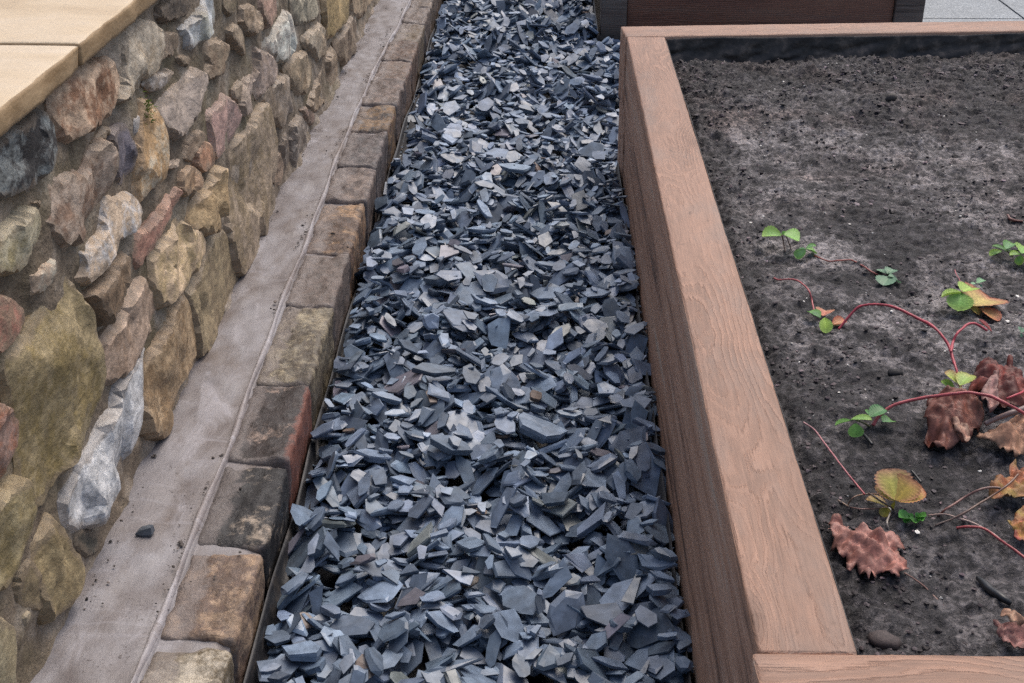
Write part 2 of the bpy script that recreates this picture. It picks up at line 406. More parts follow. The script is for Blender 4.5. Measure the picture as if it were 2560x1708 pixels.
def rough_box(x0, x1, y0, y1, z0, z1, seg=(6, 6, 3), bevel=0.006, amp=0.002, scale=0.05, seed=0, noise_world=True, round_pow=None):
    """box as six welded grids, rounded edges, noisy surface; returns verts, tri/quad faces"""
    nx, ny, nz = seg
    key = {}; verts = []; faces = []
    def vid(i, j, k):
        if (i, j, k) not in key:
            key[(i, j, k)] = len(verts)
            verts.append((i / nx, j / ny, k / nz))
        return key[(i, j, k)]
    for i in range(nx):
        for j in range(ny):
            faces.append((vid(i, j, nz), vid(i + 1, j, nz), vid(i + 1, j + 1, nz), vid(i, j + 1, nz)))
            faces.append((vid(i, j, 0), vid(i, j + 1, 0), vid(i + 1, j + 1, 0), vid(i + 1, j, 0)))
    for i in range(nx):
        for k in range(nz):
            faces.append((vid(i, 0, k), vid(i + 1, 0, k), vid(i + 1, 0, k + 1), vid(i, 0, k + 1)))
            faces.append((vid(i, ny, k), vid(i, ny, k + 1), vid(i + 1, ny, k + 1), vid(i + 1, ny, k)))
    for j in range(ny):
        for k in range(nz):
            faces.append((vid(0, j, k), vid(0, j, k + 1), vid(0, j + 1, k + 1), vid(0, j + 1, k)))
            faces.append((vid(nx, j, k), vid(nx, j + 1, k), vid(nx, j + 1, k + 1), vid(nx, j, k + 1)))
    p = np.array(verts)
    lo = np.array([x0, y0, z0]); hi = np.array([x1, y1, z1])
    # concentrate the outermost loops near the edges
    def warp(a, n, L):
        b = min(bevel * 1.3 / L, 0.3)
        t = a * n
        r = np.where(t <= 1, t * b, np.where(t >= n - 1, 1 - (n - t) * b, b + (t - 1) / max(n - 2, 1) * (1 - 2 * b)))
        return r if n > 2 else a
    for ax, n in enumerate(seg): p[:, ax] = warp(p[:, ax], n, (hi - lo)[ax])
    q = lo + p * (hi - lo)
    c = np.clip(q, lo + bevel, hi - bevel); dlt = q - c
    L = np.linalg.norm(dlt, axis=1)
    m = L > bevel
    q[m] = c[m] + dlt[m] / L[m][:, None] * bevel
    cen = (lo + hi) / 2
    s = np.stack([fbm(q + cen * 0 + 31 * a_, scale, 4, seed + a_ * 13) for a_ in range(3)], 1)
    q = q + s * amp
    return q, np.array(faces)

ICO = np.array([(0, 0, 1), (.894, 0, .447), (.276, .851, .447), (-.724, .526, .447), (-.724, -.526, .447), (.276, -.851, .447),
                (.724, .526, -.447), (-.276, .851, -.447), (-.894, 0, -.447), (-.276, -.851, -.447), (.724, -.526, -.447), (0, 0, -1)])
ICF = np.array([(0,1,2),(0,2,3),(0,3,4),(0,4,5),(0,5,1),(1,6,2),(2,7,3),(3,8,4),(4,9,5),(5,10,1),(6,7,2),(7,8,3),(8,9,4),(9,10,5),(10,6,1),(11,7,6),(11,8,7),(11,9,8),(11,10,9),(11,6,10)])
def lumps(pts, sizes, cols, flat=0.75, seed=0, sink=0.2):
    rng = np.random.default_rng(seed); n = len(pts)
    v = ICO[None] * rng.uniform(0.5, 1.4, (n, 12, 1))
    v = v * np.stack([rng.uniform(.7, 1.3, n), rng.uniform(.7, 1.3, n), rng.uniform(.5, 1, n) * flat], 1)[:, None, :] * sizes[:, None, None]
    a = rng.uniform(0, 2 * math.pi, n); ca, sa = np.cos(a)[:, None], np.sin(a)[:, None]
    x = v[:, :, 0] * ca - v[:, :, 1] * sa; y = v[:, :, 0] * sa + v[:, :, 1] * ca
    v = np.stack([x, y, v[:, :, 2]], 2) + pts[:, None, :] + np.array([0, 0, 1])[None, None] * (sizes * (flat * 0.75 - sink))[:, None, None]
    f = ICF[None] + (np.arange(n) * 12)[:, None, None]
    return v.reshape(-1, 3), f.reshape(-1, 3), np.repeat(cols, 12, 0)

# ------------------------------------------------------------------ rubble wall
WX = -0.662          # mortar face of the wall
COPZ0, COPZ1 = 0.797, 0.830
wall = thing('rubble_wall', 'mortared rubble stone wall with buff sandstone coping beside the kerb', 'wall', (WX - 0.15, 3.2, 0))
def into(o, parent):            # meshes are in world coordinates: cancel the parent's offset
    o.parent = parent
    o.matrix_parent_inverse = Matrix.Translation(parent.location).inverted()
    return o

ys = np.arange(0.55, 6.6, 0.011); zs = np.arange(0.0, COPZ0 - 0.002, 0.011)
YY, ZZ = np.meshgrid(ys, zs, indexing='ij')
P = np.stack([np.zeros(YY.size), YY.ravel(), ZZ.ravel()], 1)
XX = WX + 0.001 + 0.011 * fbm(P, 0.11, 3, 3) + 0.006 * fbm(P, 0.03, 4, 8, 0.6)
XX += 0.035 * np.clip((0.15 - P[:, 2]) / 0.05, 0, 1) ** 1.5 * (0.35 + 0.5 * fbm(P, 0.12, 2, 21))
V = np.stack([XX, P[:, 1], P[:, 2]], 1)
ny_, nz_ = YY.shape
I = np.arange(ny_ * nz_).reshape(ny_, nz_)
F = np.stack([I[:-1, :-1], I[1:, :-1], I[1:, 1:], I[:-1, 1:]], -1).reshape(-1, 4)
nb = len(V)
box = np.array([(WX - 0.02, .55, 0), (WX - 0.02, 6.59, 0), (WX - 0.02, 6.59, COPZ0 - .004), (WX - 0.02, .55, COPZ0 - .004),
                (WX - 0.30, .55, 0), (WX - 0.30, 6.59, 0), (WX - 0.30, 6.59, COPZ0 - .004), (WX - 0.30, .55, COPZ0 - .004)])
FB = np.array([(0, 1, 5, 4), (1, 2, 6, 5), (2, 3, 7, 6), (3, 0, 4, 7), (4, 5, 6, 7)]) + nb
into(obj('mortar_core', mesh_from('mortar_core', np.vstack([V, box]), np.vstack([F, FB]), WMORT, True)), wall)

def traced_patch(poly, step, jitter=0.25, smooth_edge=None, rng=RNG, soft=0.2):
    """polygon (n,2) -> points, triangles, distance to outline; outline resampled and roughened"""
    poly = np.asarray(poly, float); n = len(poly); out = []
    for i in range(n):
        a, b = poly[i], poly[(i + 1) % n]
        p0, p3 = poly[i - 1], poly[(i + 2) % n]
        k = max(1, int(np.linalg.norm(b - a) / step))
        for j in range(k):
            t = j / k       # softened Catmull-Rom: keeps corners, rounds a little
            cr = 0.5 * ((2 * a) + (-p0 + b) * t + (2 * p0 - 5 * a + 4 * b - p3) * t * t + (-p0 + 3 * a - 3 * b + p3) * t ** 3)
            out.append(soft * cr + (1 - soft) * (a * (1 - t) + b * t))
    out = np.array(out)
    if smooth_edge: out += rng.normal(0, smooth_edge, out.shape)
    lo, hi = out.min(0), out.max(0)
    gx, gy = np.meshgrid(np.arange(lo[0] + step / 2, hi[0], step), np.arange(lo[1] + step / 2, hi[1], step), indexing='ij')
    pts = np.stack([gx.ravel(), gy.ravel()], 1) + rng.uniform(-jitter, jitter, (gx.size, 2)) * step
    def inside(q):
        x, y = q[:, 0], q[:, 1]; r = np.zeros(len(q), bool)
        for i in range(len(out)):
            x1, y1 = out[i - 1]; x2, y2 = out[i]
            c = ((y1 > y) != (y2 > y)) & (x < (x2 - x1) * (y - y1) / (y2 - y1 + 1e-12) + x1)
            r ^= c
        return r
    def dist(q):
        dm = np.full(len(q), 1e9)
        for i in range(len(out)):
            a, b = out[i - 1], out[i]; ab = b - a
            t = np.clip(((q - a) @ ab) / (ab @ ab + 1e-12), 0, 1)
            dm = np.minimum(dm, np.linalg.norm(q - (a + t[:, None] * ab), axis=1))
        return dm
    pts = pts[inside(pts)] if len(pts) else pts
    if len(pts): pts = pts[dist(pts) > step * 0.45]
    allp = np.vstack([out, pts]) if len(pts) else out
    edges = [(i, (i + 1) % len(out)) for i in range(len(out))]
    vs, _, fs, ov, _, _ = mgeo.delaunay_2d_cdt([Vector(p) for p in allp], edges, [], 1, 1e-7)
    vs = np.array([tuple(v) for v in vs])
    fs = [f for f in fs if len(f) == 3]
    d = dist(vs); d[[i for i in range(len(vs)) if any(o < len(out) for o in ov[i])]] = 0
    return vs, np.array(fs), d, out

STONES = [  # outline in photograph pixels, main tint, second tint, balance, proudness (m)
 ([(-70,400),(0,350),(40,310),(98,278),(122,290),(142,350),(146,385),(134,406),(119,433),(83,474),(36,489),(0,503),(-60,500)],(44,42,42),(118,124,122),.15,.030),
 ([(167,191),(209,167),(247,155),(283,152),(295,179),(298,214),(293,253),(277,292),(247,313),(214,331),(185,354),(161,331),(149,283),(146,238)],(132,90,56),(182,152,120),.5,.032),
 ([(322,83),(352,57),(378,57),(393,77),(399,113),(396,149),(387,185),(366,203),(362,217),(334,235),(316,253),(301,253),(298,238),(310,203),(313,167),(310,128)],(178,164,140),(150,132,104),.3,.028),
 ([(462,69),(477,57),(506,18),(512,0),(518,-20),(536,-15),(548,21),(550,45),(545,63),(533,77),(518,98),(500,116),(489,128),(477,116),(474,92)],(178,188,182),(150,150,136),.2,.030),
 ([(399,18),(432,-10),(465,-10),(477,18),(459,45),(417,57),(396,45)],(62,54,46),(84,72,58),.4,.024),
 ([(402,98),(417,80),(447,83),(453,104),(447,119),(429,137),(402,152),(399,125)],(98,82,64),(122,102,76),.4,.024),
 ([(432,232),(459,209),(483,173),(500,176),(509,203),(503,235),(492,262),(489,286),(471,316),(459,343),(444,343),(423,322),(408,301),(402,271),(411,253)],(152,136,122),(170,152,134),.4,.028),
 ([(524,107),(551,98),(569,110),(572,128),(566,149),(557,173),(548,191),(524,200),(521,176),(527,155),(518,131)],(142,122,94),(112,90,66),.4,.026),
 ([(530,277),(551,259),(566,238),(584,256),(596,283),(594,307),(587,346),(572,369),(545,399),(536,375),(533,343),(527,304)],(172,134,120),(140,116,106),.4,.030),
 ([(277,331),(298,316),(319,310),(328,352),(332,387),(331,426),(313,456),(295,447),(289,417),(286,381),(277,354)],(92,86,94),(112,104,110),.3,.020),
 ([(360,259),(384,259),(399,292),(405,337),(408,387),(405,432),(402,455),(387,468),(363,498),(352,503),(346,468),(343,430),(345,385),(350,340),(355,300)],(170,132,78),(184,168,140),.2,.030),
 ([(240,375),(262,352),(275,380),(280,420),(277,480),(262,510),(235,535),(225,560),(212,595),(203,610),(178,608),(172,620),(150,595),(125,555),(110,530),(105,505),(130,470),(170,440),(215,430)],(156,136,116),(120,92,70),.3,.030),
 ([(268,504),(298,495),(328,486),(346,513),(349,531),(340,555),(328,582),(298,617),(283,653),(253,686),(235,707),(220,701),(209,686),(214,659),(211,626),(235,614),(262,579),(265,534)],(186,160,128),(202,200,192),.25,.030),
 ([(-30,620),(18,573),(45,543),(77,516),(98,540),(110,570),(110,597),(89,626),(66,653),(54,677),(27,686),(3,690),(-25,685)],(168,158,126),(136,124,82),.3,.030),
 ([(83,689),(119,659),(131,644),(143,665),(144,686),(125,710),(113,731),(95,740),(86,722)],(178,152,124),(196,182,160),.3,.026),
 ([(229,737),(256,710),(286,677),(322,632),(331,653),(322,695),(313,731),(310,757),(298,784),(274,807),(253,775)],(118,94,66),(100,78,52),.4,.034),
 ([(343,594),(354,570),(375,564),(393,537),(417,504),(438,472),(450,472),(447,498),(432,543),(417,570),(396,597),(384,626),(369,656),(352,665),(340,638)],(152,104,84),(166,120,96),.4,.024),
 ([(393,650),(408,617),(438,585),(462,549),(477,573),(506,579),(518,605),(512,644),(500,668),(477,704),(456,731),(432,754),(411,766),(402,734),(396,692)],(194,158,118),(160,136,90),.4,.036),
 ([(483,525),(506,489),(530,460),(545,418),(557,424),(566,460),(566,501),(554,555),(536,582),(512,585),(489,573),(477,549)],(172,142,92),(146,118,74),.4,.036),
 ([(492,381),(503,352),(521,354),(533,387),(530,417),(512,432),(494,417)],(168,116,78),(144,112,84),.4,.030),
 ([(455,430),(478,412),(500,425),(506,450),(492,475),(465,493),(453,478)],(138,106,72),(160,128,90),.4,.028),
 ([(572,400),(584,369),(626,322),(649,277),(664,268),(682,357),(682,400),(679,489),(658,585),(634,638),(602,680),(584,638),(575,564),(572,489)],(148,128,102),(120,102,72),.5,.026),
 ([(512,635),(536,597),(560,579),(575,603),(596,662),(593,713),(575,749),(560,796),(530,870),(500,885),(489,830),(486,787),(477,734),(500,686)],(122,104,72),(138,120,84),.4,.026),
 ([(441,766),(468,746),(483,766),(489,817),(491,860),(489,898),(465,943),(447,979),(430,1030),(411,1086),(395,1092),(372,1075),(366,994),(360,949),(375,905),(400,870),(415,830)],(152,126,88),(118,92,56),.45,.032),
 ([(167,710),(179,704),(203,734),(220,766),(235,799),(240,850),(248,885),(256,919),(262,967),(253,1009),(238,1062),(209,1113),(167,1172),(134,1232),(98,1262),(83,1253),(72,1187),(60,1068),(39,994),(24,943),(18,898),(45,874),(83,845),(95,820),(119,787),(143,743)],(138,120,78),(120,102,52),.45,.034),
 ([(352,698),(366,698),(384,725),(402,737),(399,787),(384,811),(378,845),(366,845),(352,889),(328,928),(304,946),(268,960),(258,919),(256,874),(268,845),(298,805),(322,766),(337,728)],(160,134,110),(134,108,84),.4,.028),
 ([(363,871),(369,892),(357,919),(354,979),(354,1038),(351,1074),(340,1113),(325,1143),(307,1184),(295,1217),(274,1241),(265,1270),(254,1308),(236,1309),(209,1315),(185,1300),(179,1270),(179,1241),(203,1196),(220,1157),(247,1113),(268,1059),(292,1026),(301,973),(322,937),(346,904)],(184,188,180),(132,136,140),.25,.036),
 ([(-35,1000),(0,1011),(24,1029),(45,1053),(49,1083),(45,1128),(30,1157),(21,1193),(0,1226),(-30,1235)],(152,92,58),(140,110,96),.35,.032),
 ([(-40,1300),(0,1240),(25,1215),(57,1197),(70,1250),(76,1300),(80,1335),(63,1352),(48,1420),(20,1462),(0,1478),(-40,1490)],(128,110,60),(150,134,92),.3,.032),
 ([(137,1291),(155,1306),(173,1359),(194,1419),(191,1467),(176,1500),(149,1533),(131,1553),(119,1533),(98,1479),(87,1434),(95,1374),(119,1330)],(118,100,60),(140,122,80),.35,.030),
 ([(50,1431),(75,1395),(89,1407),(104,1449),(128,1518),(89,1527),(57,1524),(45,1479)],(110,94,60),(130,112,76),.35,.022),
 ([(-30,1535),(0,1541),(18,1550),(33,1571),(37,1613),(33,1673),(36,1708),(30,1760),(-40,1760)],(134,120,84),(150,138,104),.35,.028),
 ([(57,1535),(70,1522),(79,1530),(75,1552),(65,1566),(57,1552)],(168,154,122),(150,136,100),.35,.018),
 ([(187,1325),(250,1322),(254,1353),(239,1383),(215,1395),(191,1359)],(62,60,50),(80,76,62),.35,.010),  # dark stain, hole and mortar shadow, painted in as a low dark stone
 ([(-20,740),(30,745),(55,770),(65,800),(40,840),(25,860),(0,885),(-25,890)],(130,102,78),(150,96,76),.35,.026),
 ([(366,209),(384,191),(429,173),(426,191),(408,220),(387,229)],(140,124,106),(176,170,164),.3,.022),
 ([(417,415),(430,405),(450,395),(447,410),(435,424),(422,425)],(172,150,128),(150,130,108),.3,.018),
 ([(470,350),(495,325),(506,343),(490,378),(478,405),(460,400)],(126,104,80),(146,124,98),.3,.022),
 ([(608,226),(620,194),(634,190),(634,250),(622,283),(608,290),(604,260)],(164,144,126),(146,124,104),.3,.024),
 ([(686,89),(719,30),(731,39),(740,89),(728,143),(710,158),(689,143),(671,125),(654,119)],(192,182,168),(160,148,134),.3,.030),
 ([(645,125),(671,131),(692,155),(692,191),(671,226),(651,244),(636,209),(642,167)],(154,136,124),(132,112,96),.3,.026),
 ([(609,18),(633,12),(651,39),(654,69),(636,89),(618,80),(609,54)],(154,132,104),(128,106,78),.3,.026),
 ([(655,-10),(692,-10),(694,25),(684,50),(668,72),(660,50),(655,20)],(162,126,104),(140,112,90),.3,.024),
 ([(669,220),(689,203),(713,191),(728,220),(734,268),(722,295),(707,325),(689,301),(674,268),(657,259)],(144,128,110),(120,102,80),.3,.028),
 ([(740,143),(767,128),(785,149),(791,185),(779,214),(761,235),(749,235),(728,194),(719,173)],(144,124,94),(120,98,68),.3,.028),
 ([(779,74),(800,57),(813,69),(817,104),(806,140),(794,158),(785,131),(767,119),(761,95)],(160,144,118),(136,116,88),.3,.026),
 ([(735,-10),(790,-15),(795,30),(780,55),(755,62),(738,40)],(122,114,94),(146,136,112),.3,.024),
 ([(814,-10),(865,-10),(862,54),(844,80),(826,95),(820,74),(814,36)],(152,126,72),(128,108,64),.3,.026),
 ([(868,57),(883,45),(895,60),(893,98),(880,140),(862,161),(850,140),(841,107),(856,83)],(112,94,74),(134,116,90),.3,.026),
 ([(791,209),(809,167),(832,122),(847,161),(844,203),(829,232),(814,256),(791,280),(773,262)],(134,114,88),(112,92,64),.3,.026),
 ([(875,-12),(926,-16),(930,5),(915,30),(903,45),(890,38)],(128,106,78),(150,130,100),.3,.022),
 ([(930,28),(944,12),(946,26),(930,66),(912,92),(906,78)],(116,96,76),(134,112,90),.3,.018),
 ([(725,322),(749,292),(770,298),(780,328),(776,372),(758,411),(737,429),(719,417),(707,372),(710,346)],(94,82,70),(140,128,114),.3,.026),
 ([(688,400),(700,384),(708,415),(706,450),(700,466),(690,452)],(120,98,76),(136,114,92),.3,.018),
 ([(755,275),(768,266),(788,288),(782,312),(774,312),(765,295)],(132,104,88),(120,98,80),.3,.018),
 ([(555,-10),(600,-10),(600,18),(578,42),(562,30)],(96,84,58),(120,104,76),.3,.022),
 ([(570,75),(590,60),(604,85),(612,120),(610,140),(590,120),(575,100)],(134,114,86),(156,138,112),.3,.022),
 ([(447,142),(470,137),(480,150),(470,168),(455,163)],(112,94,70),(130,112,88),.3,.018),
 ([(585,225),(600,200),(603,232),(598,262),(588,250)],(130,112,90),(116,98,76),.3,.018),
 ([(832,262),(848,236),(858,205),(862,225),(846,256),(836,272)],(126,104,82),(142,120,98),.3,.018),
 ([(880,180),(896,150),(905,118),(912,128),(898,166),(886,190)],(120,98,78),(134,114,94),.3,.016),
 ([(262,318),(280,322),(268,345),(250,362),(238,358)],(128,108,82),(140,120,94),.3,.014),
 ([(60,520),(80,500),(100,498),(98,528),(84,512)],(120,98,70),(132,112,84),.3,.014),
 ([(330,300),(345,285),(352,300),(345,330),(336,345)],(196,196,192),(170,164,152),.3,.016),
]
# stones of the same wall out of the picture, so that the wall goes on
for (yy, zz, ry, rz, ca) in [(1.05,.62,.10,.09,(128,112,80)),(.95,.40,.12,.08,(140,120,92)),(1.08,.22,.09,.07,(118,102,70)),(.78,.58,.12,.10,(150,130,104)),
                             (.72,.30,.13,.10,(124,104,72)),(5.6,.30,.11,.08,(140,120,96)),(5.9,.5,.13,.09,(150,130,110)),(5.5,.55,.10,.09,(120,102,80)),
                             (4.4,.70,.13,.06,(132,112,88)),(4.9,.62,.14,.08,(150,128,100)),(5.0,.40,.12,.07,(128,108,86)),(4.3,.55,.10,.06,(160,140,120)),(3.75,.70,.12,.06,(124,106,84)),(6.25,.3,.12,.09,(140,120,96)),(.90,.72,.09,.05,(136,118,92)),(.68,.46,.07,.05,(120,100,78)),(.86,.16,.10,.045,(130,112,84)),(1.12,.44,.05,.06,(144,126,98)),(1.17,.70,.07,.06,(118,100,74)),(.66,.72,.06,.05,(150,132,108)),(.98,.545,.05,.035,(126,104,80))]:
    an = np.sort(RNG.uniform(0, 2 * math.pi, 9))
    STONES.append(([(yy + ry * math.cos(a) * RNG.uniform(.75, 1.1), zz + rz * math.sin(a) * RNG.uniform(.75, 1.1)) for a in an], ca, tuple(np.array(ca) - 20), .35, .026, 'm'))

def build_stone(i, rec):
    poly, ca, cb, bal, pr = rec[:5]; pr = pr * 0.60
    if len(rec) == 6: uv = np.array(poly)
    else: uv = np.array([pixw(x, y, WX + pr * 0.75)[1:] for x, y in poly])
    rng = np.random.default_rng(100 + i)
    uv = uv.mean(0) + (uv - uv.mean(0)) * 1.09
    size = np.sqrt(np.ptp(uv[:, 0]) * np.ptp(uv[:, 1]))
    step = float(np.clip(size / 18, 0.005, 0.011))
    vs, fs, d, out = traced_patch(uv, step, 0.25, step * 0.14, rng)
    cen = vs.mean(0); rel = vs - cen
    dmax = d.max() + 1e-6
    # a broken face: the lowest of a few tilted planes, rounded off towards the edge
    h = np.full(len(vs), 1.0)
    for k in range(5):
        ang = rng.uniform(0, 2 * math.pi); s = rng.uniform(0.1, 0.6)
        h = np.minimum(h, rng.uniform(0.78, 1.15) - s * (rel @ [math.cos(ang), math.sin(ang)]) / (size * 0.5 + 1e-6))
    edge = np.clip(d / (step * 1.3), 0, 1)
    prof = np.sqrt(np.clip(1 - (1 - edge) ** 2.2, 0, 1))
    p3 = np.stack([np.zeros(len(vs)), vs[:, 0], vs[:, 1]], 1)
    ns = int(np.clip(size / 0.035, 3, 8)); sd_ = vs[rng.integers(0, len(vs), ns)]
    wob = np.stack([fbm(p3, 0.03, 2, i + 7), fbm(p3, 0.03, 2, i + 9)], 1) * 0.010
    ds_ = np.sqrt(((vs + wob)[:, None, :] - sd_[None]) ** 2 @ np.ones(2))
    wt = np.exp(-(ds_ - ds_.min(1, keepdims=True)) / (step * .55)); wt /= wt.sum(1, keepdims=True)
    po = rng.uniform(-.16, .16, ns); pt = rng.normal(0, .14, (ns, 2))
    rock = (wt * (po[None] + ((vs[:, None, :] - sd_[None]) * pt[None]).sum(2) / (pr + 1e-6))).sum(1) + 0.10 * fbm(p3, 0.06, 2, i) + 0.12 * (0.6 - np.abs(fbm(p3 * [1, .7, 1.3], 0.030, 4, i + 50))) + 0.05 * fbm(p3, 0.010, 2, i + 80)
    x = WX + 0.002 + pr * prof * np.clip(0.30 + 0.70 * h + rock, 0.12, 1.35)
    V = np.stack([x, vs[:, 0], vs[:, 1]], 1)
    # skirt going back into the mortar
    bd = [j for j in range(len(vs)) if d[j] == 0]
    ed = {}
    for f in fs:
        for a, b in ((f[0], f[1]), (f[1], f[2]), (f[2], f[0])):
            if (b, a) in ed: del ed[(b, a)]
            else: ed[(a, b)] = 1
    base = V.copy(); base[:, 0] = WX - 0.03
    n0 = len(V); idm = {}; extra = []
    faces = [tuple(f) for f in fs]
    for (a, b) in ed:
        for q in (a, b):
            if q not in idm: idm[q] = n0 + len(extra); extra.append(base[q])
        faces += [(b, a, idm[a]), (b, idm[a], idm[b])]
    if extra: V = np.vstack([V, extra])
    e = np.ones(len(V)); e[:len(vs)] = 1 - np.clip(d / 0.024, 0, 1)
    # triangles face +x: check orientation
    f0 = faces[0]; nrm = np.cross(V[f0[1]] - V[f0[0]], V[f0[2]] - V[f0[0]])
    if nrm[0] < 0: faces = [f[::-1] for f in faces]
    o = obj('stone', mesh_from('stone', V, np.array(faces), STONE, True, np.stack([e, e * 0, e * 0], 1)))
    o.data.set_sharp_from_angle(angle=math.radians(24))
    o['tint_a'] = [float(v) for v in np.minimum(dull(ca, .76, 1.32), .62)]; o['tint_b'] = [float(v) for v in np.minimum(dull(cb, .78, 1.36), .62)]; o['tint_balance'] = float(bal)
    into(o, wall)
for i, rec in enumerate(STONES): build_stone(i, rec)

# coping slabs with riven front edges
for k, (y0, y1) in enumerate([(0.55, 1.128), (1.134, 1.713), (1.720, 2.298), (2.305, 2.883), (2.890, 3.468), (3.475, 4.053), (4.06, 4.64), (4.65, 5.23), (5.24, 5.82), (5.83, 6.4)]):
    q, f = rough_box(-1.02, -0.628, y0, y1, COPZ0, COPZ1, (14, 40, 4), 0.005, 0.0016, 0.09, 40 + k)
    fr = np.clip((q[:, 0] + 0.66) / 0.03, 0, 1)
    pp = np.stack([np.full(len(q), k * 3.1), q[:, 1], q[:, 2]], 1)
    q[:, 0] += fr * (0.005 * fbm(pp, 0.05, 4, 5) + 0.002 * fbm(pp, 0.012, 2, 6))
    q[:, 2] += fr * 0.0015 * fbm(pp, 0.03, 3, 9)
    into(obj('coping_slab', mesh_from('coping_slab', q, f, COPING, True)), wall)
q, f = rough_box(-1.0, -0.645, .56, 6.38, COPZ0 + .004, COPZ1 - 0.012, (3, 6, 2), 0.002, 0.0, 0.1, 3)
into(obj('coping_joint_mortar', mesh_from('coping_joint_mortar', q, f, WMORT)), wall)

# ------------------------------------------------------------------ kerb of setts
kerb = thing('sett_kerb', 'kerb of worn stone setts bedded in grey mortar along the wall', 'kerb', (-0.5, 3.2, 0))
def kr(y): return float(np.interp(y, [1.0, 1.5, 2.2, 3.5, 6], [-0.410, -0.413, -0.428, -0.443, -0.443]))   # right top edge
def kl(y): return float(np.interp(y, [1.0, 1.5, 2.2, 3.0, 3.7, 4.3, 5, 6], [-0.531, -0.533, -0.543, -0.556, -0.566, -0.560, -0.540, -0.54]))   # mortar ridge
jy = [pix(x, y, 0.10)[1] for x, y in ((450,1604),(560,1366),(640,1154),(700,961),(770,763),(820,632),(865,504),(900,418),(940,328),(965,262),(985,200),(1005,151),(1022,104),(1038,57))]
jy = [0.68, 0.90, 1.11] + jy + [jy[-1] + .25, jy[-1] + .52, jy[-1] + .78, jy[-1] + 1.05]
SC = [((112,96,72),(170,158,136)),((120,104,80),(150,134,104)),((118,104,80),(178,168,150)),     # before and the sett cut by the frame
      ((116,95,82),(156,130,104)),((46,44,46),(168,152,134)),((70,60,58),(172,148,132)),((108,96,80),(150,138,112)),((128,114,106),(104,90,82)),
      ((112,88,72),(168,134,98)),((106,90,84),(126,110,100)),((94,84,82),(114,102,98)),((150,118,82),(66,58,56)),((108,92,84),(126,108,98)),((134,112,96),(112,92,82)),
      ((104,80,66),(130,106,88)),((128,112,90),(108,92,78)),((130,114,104),(110,96,88)),((120,104,92),(140,122,104)),((110,92,80),(130,112,96)),((124,106,94),(104,88,78))]
def sett(i, y0, y1, ca, cb):
    rng = np.random.default_rng(500 + i)
    ym = (y0 + y1) / 2
    xl, xr = kl(ym) + 0.010, kr(ym)
    gap = rng.uniform(0.002, 0.006) + (0.008 if i in (4, 3, 2) else 0)
    dz = rng.uniform(-0.003, 0.004)
    q, f = rough_box(xl, xr, y0 + gap, y1 - gap, -0.085, 0.1 + dz, (16, max(16, int((y1 - y0) / 0.009)), 12), 0.0085, 0.0075, 0.045, 900 + i * 3)
    pp = q + i * 1.7
    q[:, 2] += np.where(q[:, 2] > 0.05, 0.006 * fbm(pp, 0.02, 4, i), 0)
    # follow the kerb line and worn, slightly battered outer face
    t = (q[:, 0] - xl) / (xr - xl)
    q[:, 0] += t * (np.array([kr(v) for v in q[:, 1]]) - xr) + (1 - t) * (np.array([kl(v) for v in q[:, 1]]) + 0.010 - xl)
    q[:, 0] += np.clip(t, 0, 1) * np.clip((0.09 - q[:, 2]) / 0.1, 0, 1) * -0.006
    e = np.clip((xl + 0.045 + 0.02 * rng.random() - q[:, 0]) / 0.045, 0, 1)
    e = np.maximum(e, np.clip(1 - np.minimum(q[:, 1] - y0, y1 - q[:, 1]) / 0.022, 0, 1)) * (q[:, 2] > 0.02)
    o = obj('sett', mesh_from('sett', q, f, SETT, True, np.stack([e, np.clip((q[:, 0] - (xr - .016)) / .012, 0, 1) * (.66 if i == 5 else (.3 if i in (8, 11, 13) else 0)), e * 0], 1)))
    o['tint_a'] = [float(v) for v in dull(ca, .95, .66 if i < 4 else .52)]; o['tint_b'] = [float(v) for v in dull(cb, .9, .95 if i < 4 else .82)]
    o['tint_balance'] = {4: -.35, 5: -.3}.get(i, float(rng.uniform(0.1, 0.4)))
    into(o, kerb)
for i in range(len(jy) - 1): sett(i, jy[i], jy[i + 1], *SC[i])

def strip(name, ysx, prof, mat, parent, seed, amp, scale, cols=None):
    """a sheet along y; prof(y) -> list of (x,z)"""
    rows = [prof(y) for y in ysx]; k = len(rows[0])
    V = np.array([(x, y, z) for y, r in zip(ysx, rows) for x, z in r])
    V[:, 2] += amp * fbm(V, scale, 4, seed)
    I = np.arange(len(V)).reshape(len(ysx), k)
    F = np.stack([I[:-1, :-1], I[:-1, 1:], I[1:, 1:], I[1:, :-1]], -1).reshape(-1, 4)
    return into(obj(name, mesh_from(name, V, F, mat, True)), parent)
ysb = np.arange(0.66, 6.4, 0.010)
def band_prof(y):
    x0, x1 = -0.70, kl(y) + 0.013
    xs = np.linspace(x0, x1, 22)
    t = (xs - x0) / (x1 - x0)
    return [(x, 0.112 - 0.014 * tt + 0.004 * math.sin(y * 9 + 3 * math.sin(y * 3.1)) * tt * (1 - tt)) for x, tt in zip(xs, t)] + [(x1 + 0.002, -0.02)]
strip('mortar_band', ysb, band_prof, BAND, kerb, 71, 0.007, 0.045)
def ridge_prof(y):
    xc = kl(y) + 0.006 + 0.004 * math.sin(y * 11) * math.sin(y * 4.3) ; w = 0.0055 + 0.0018 * math.sin(y * 23 + 1)
    return [(xc - w, 0.092), (xc - w * .8, 0.1025), (xc - w * .3, 0.1075), (xc + w * .4, 0.1075), (xc + w * .9, 0.101), (xc + w, 0.090)]
strip('mortar_ridge', np.arange(0.66, 6.4, 0.006), ridge_prof, mat_band('ridge_mortar', 1.35), kerb, 77, 0.0022, 0.02)
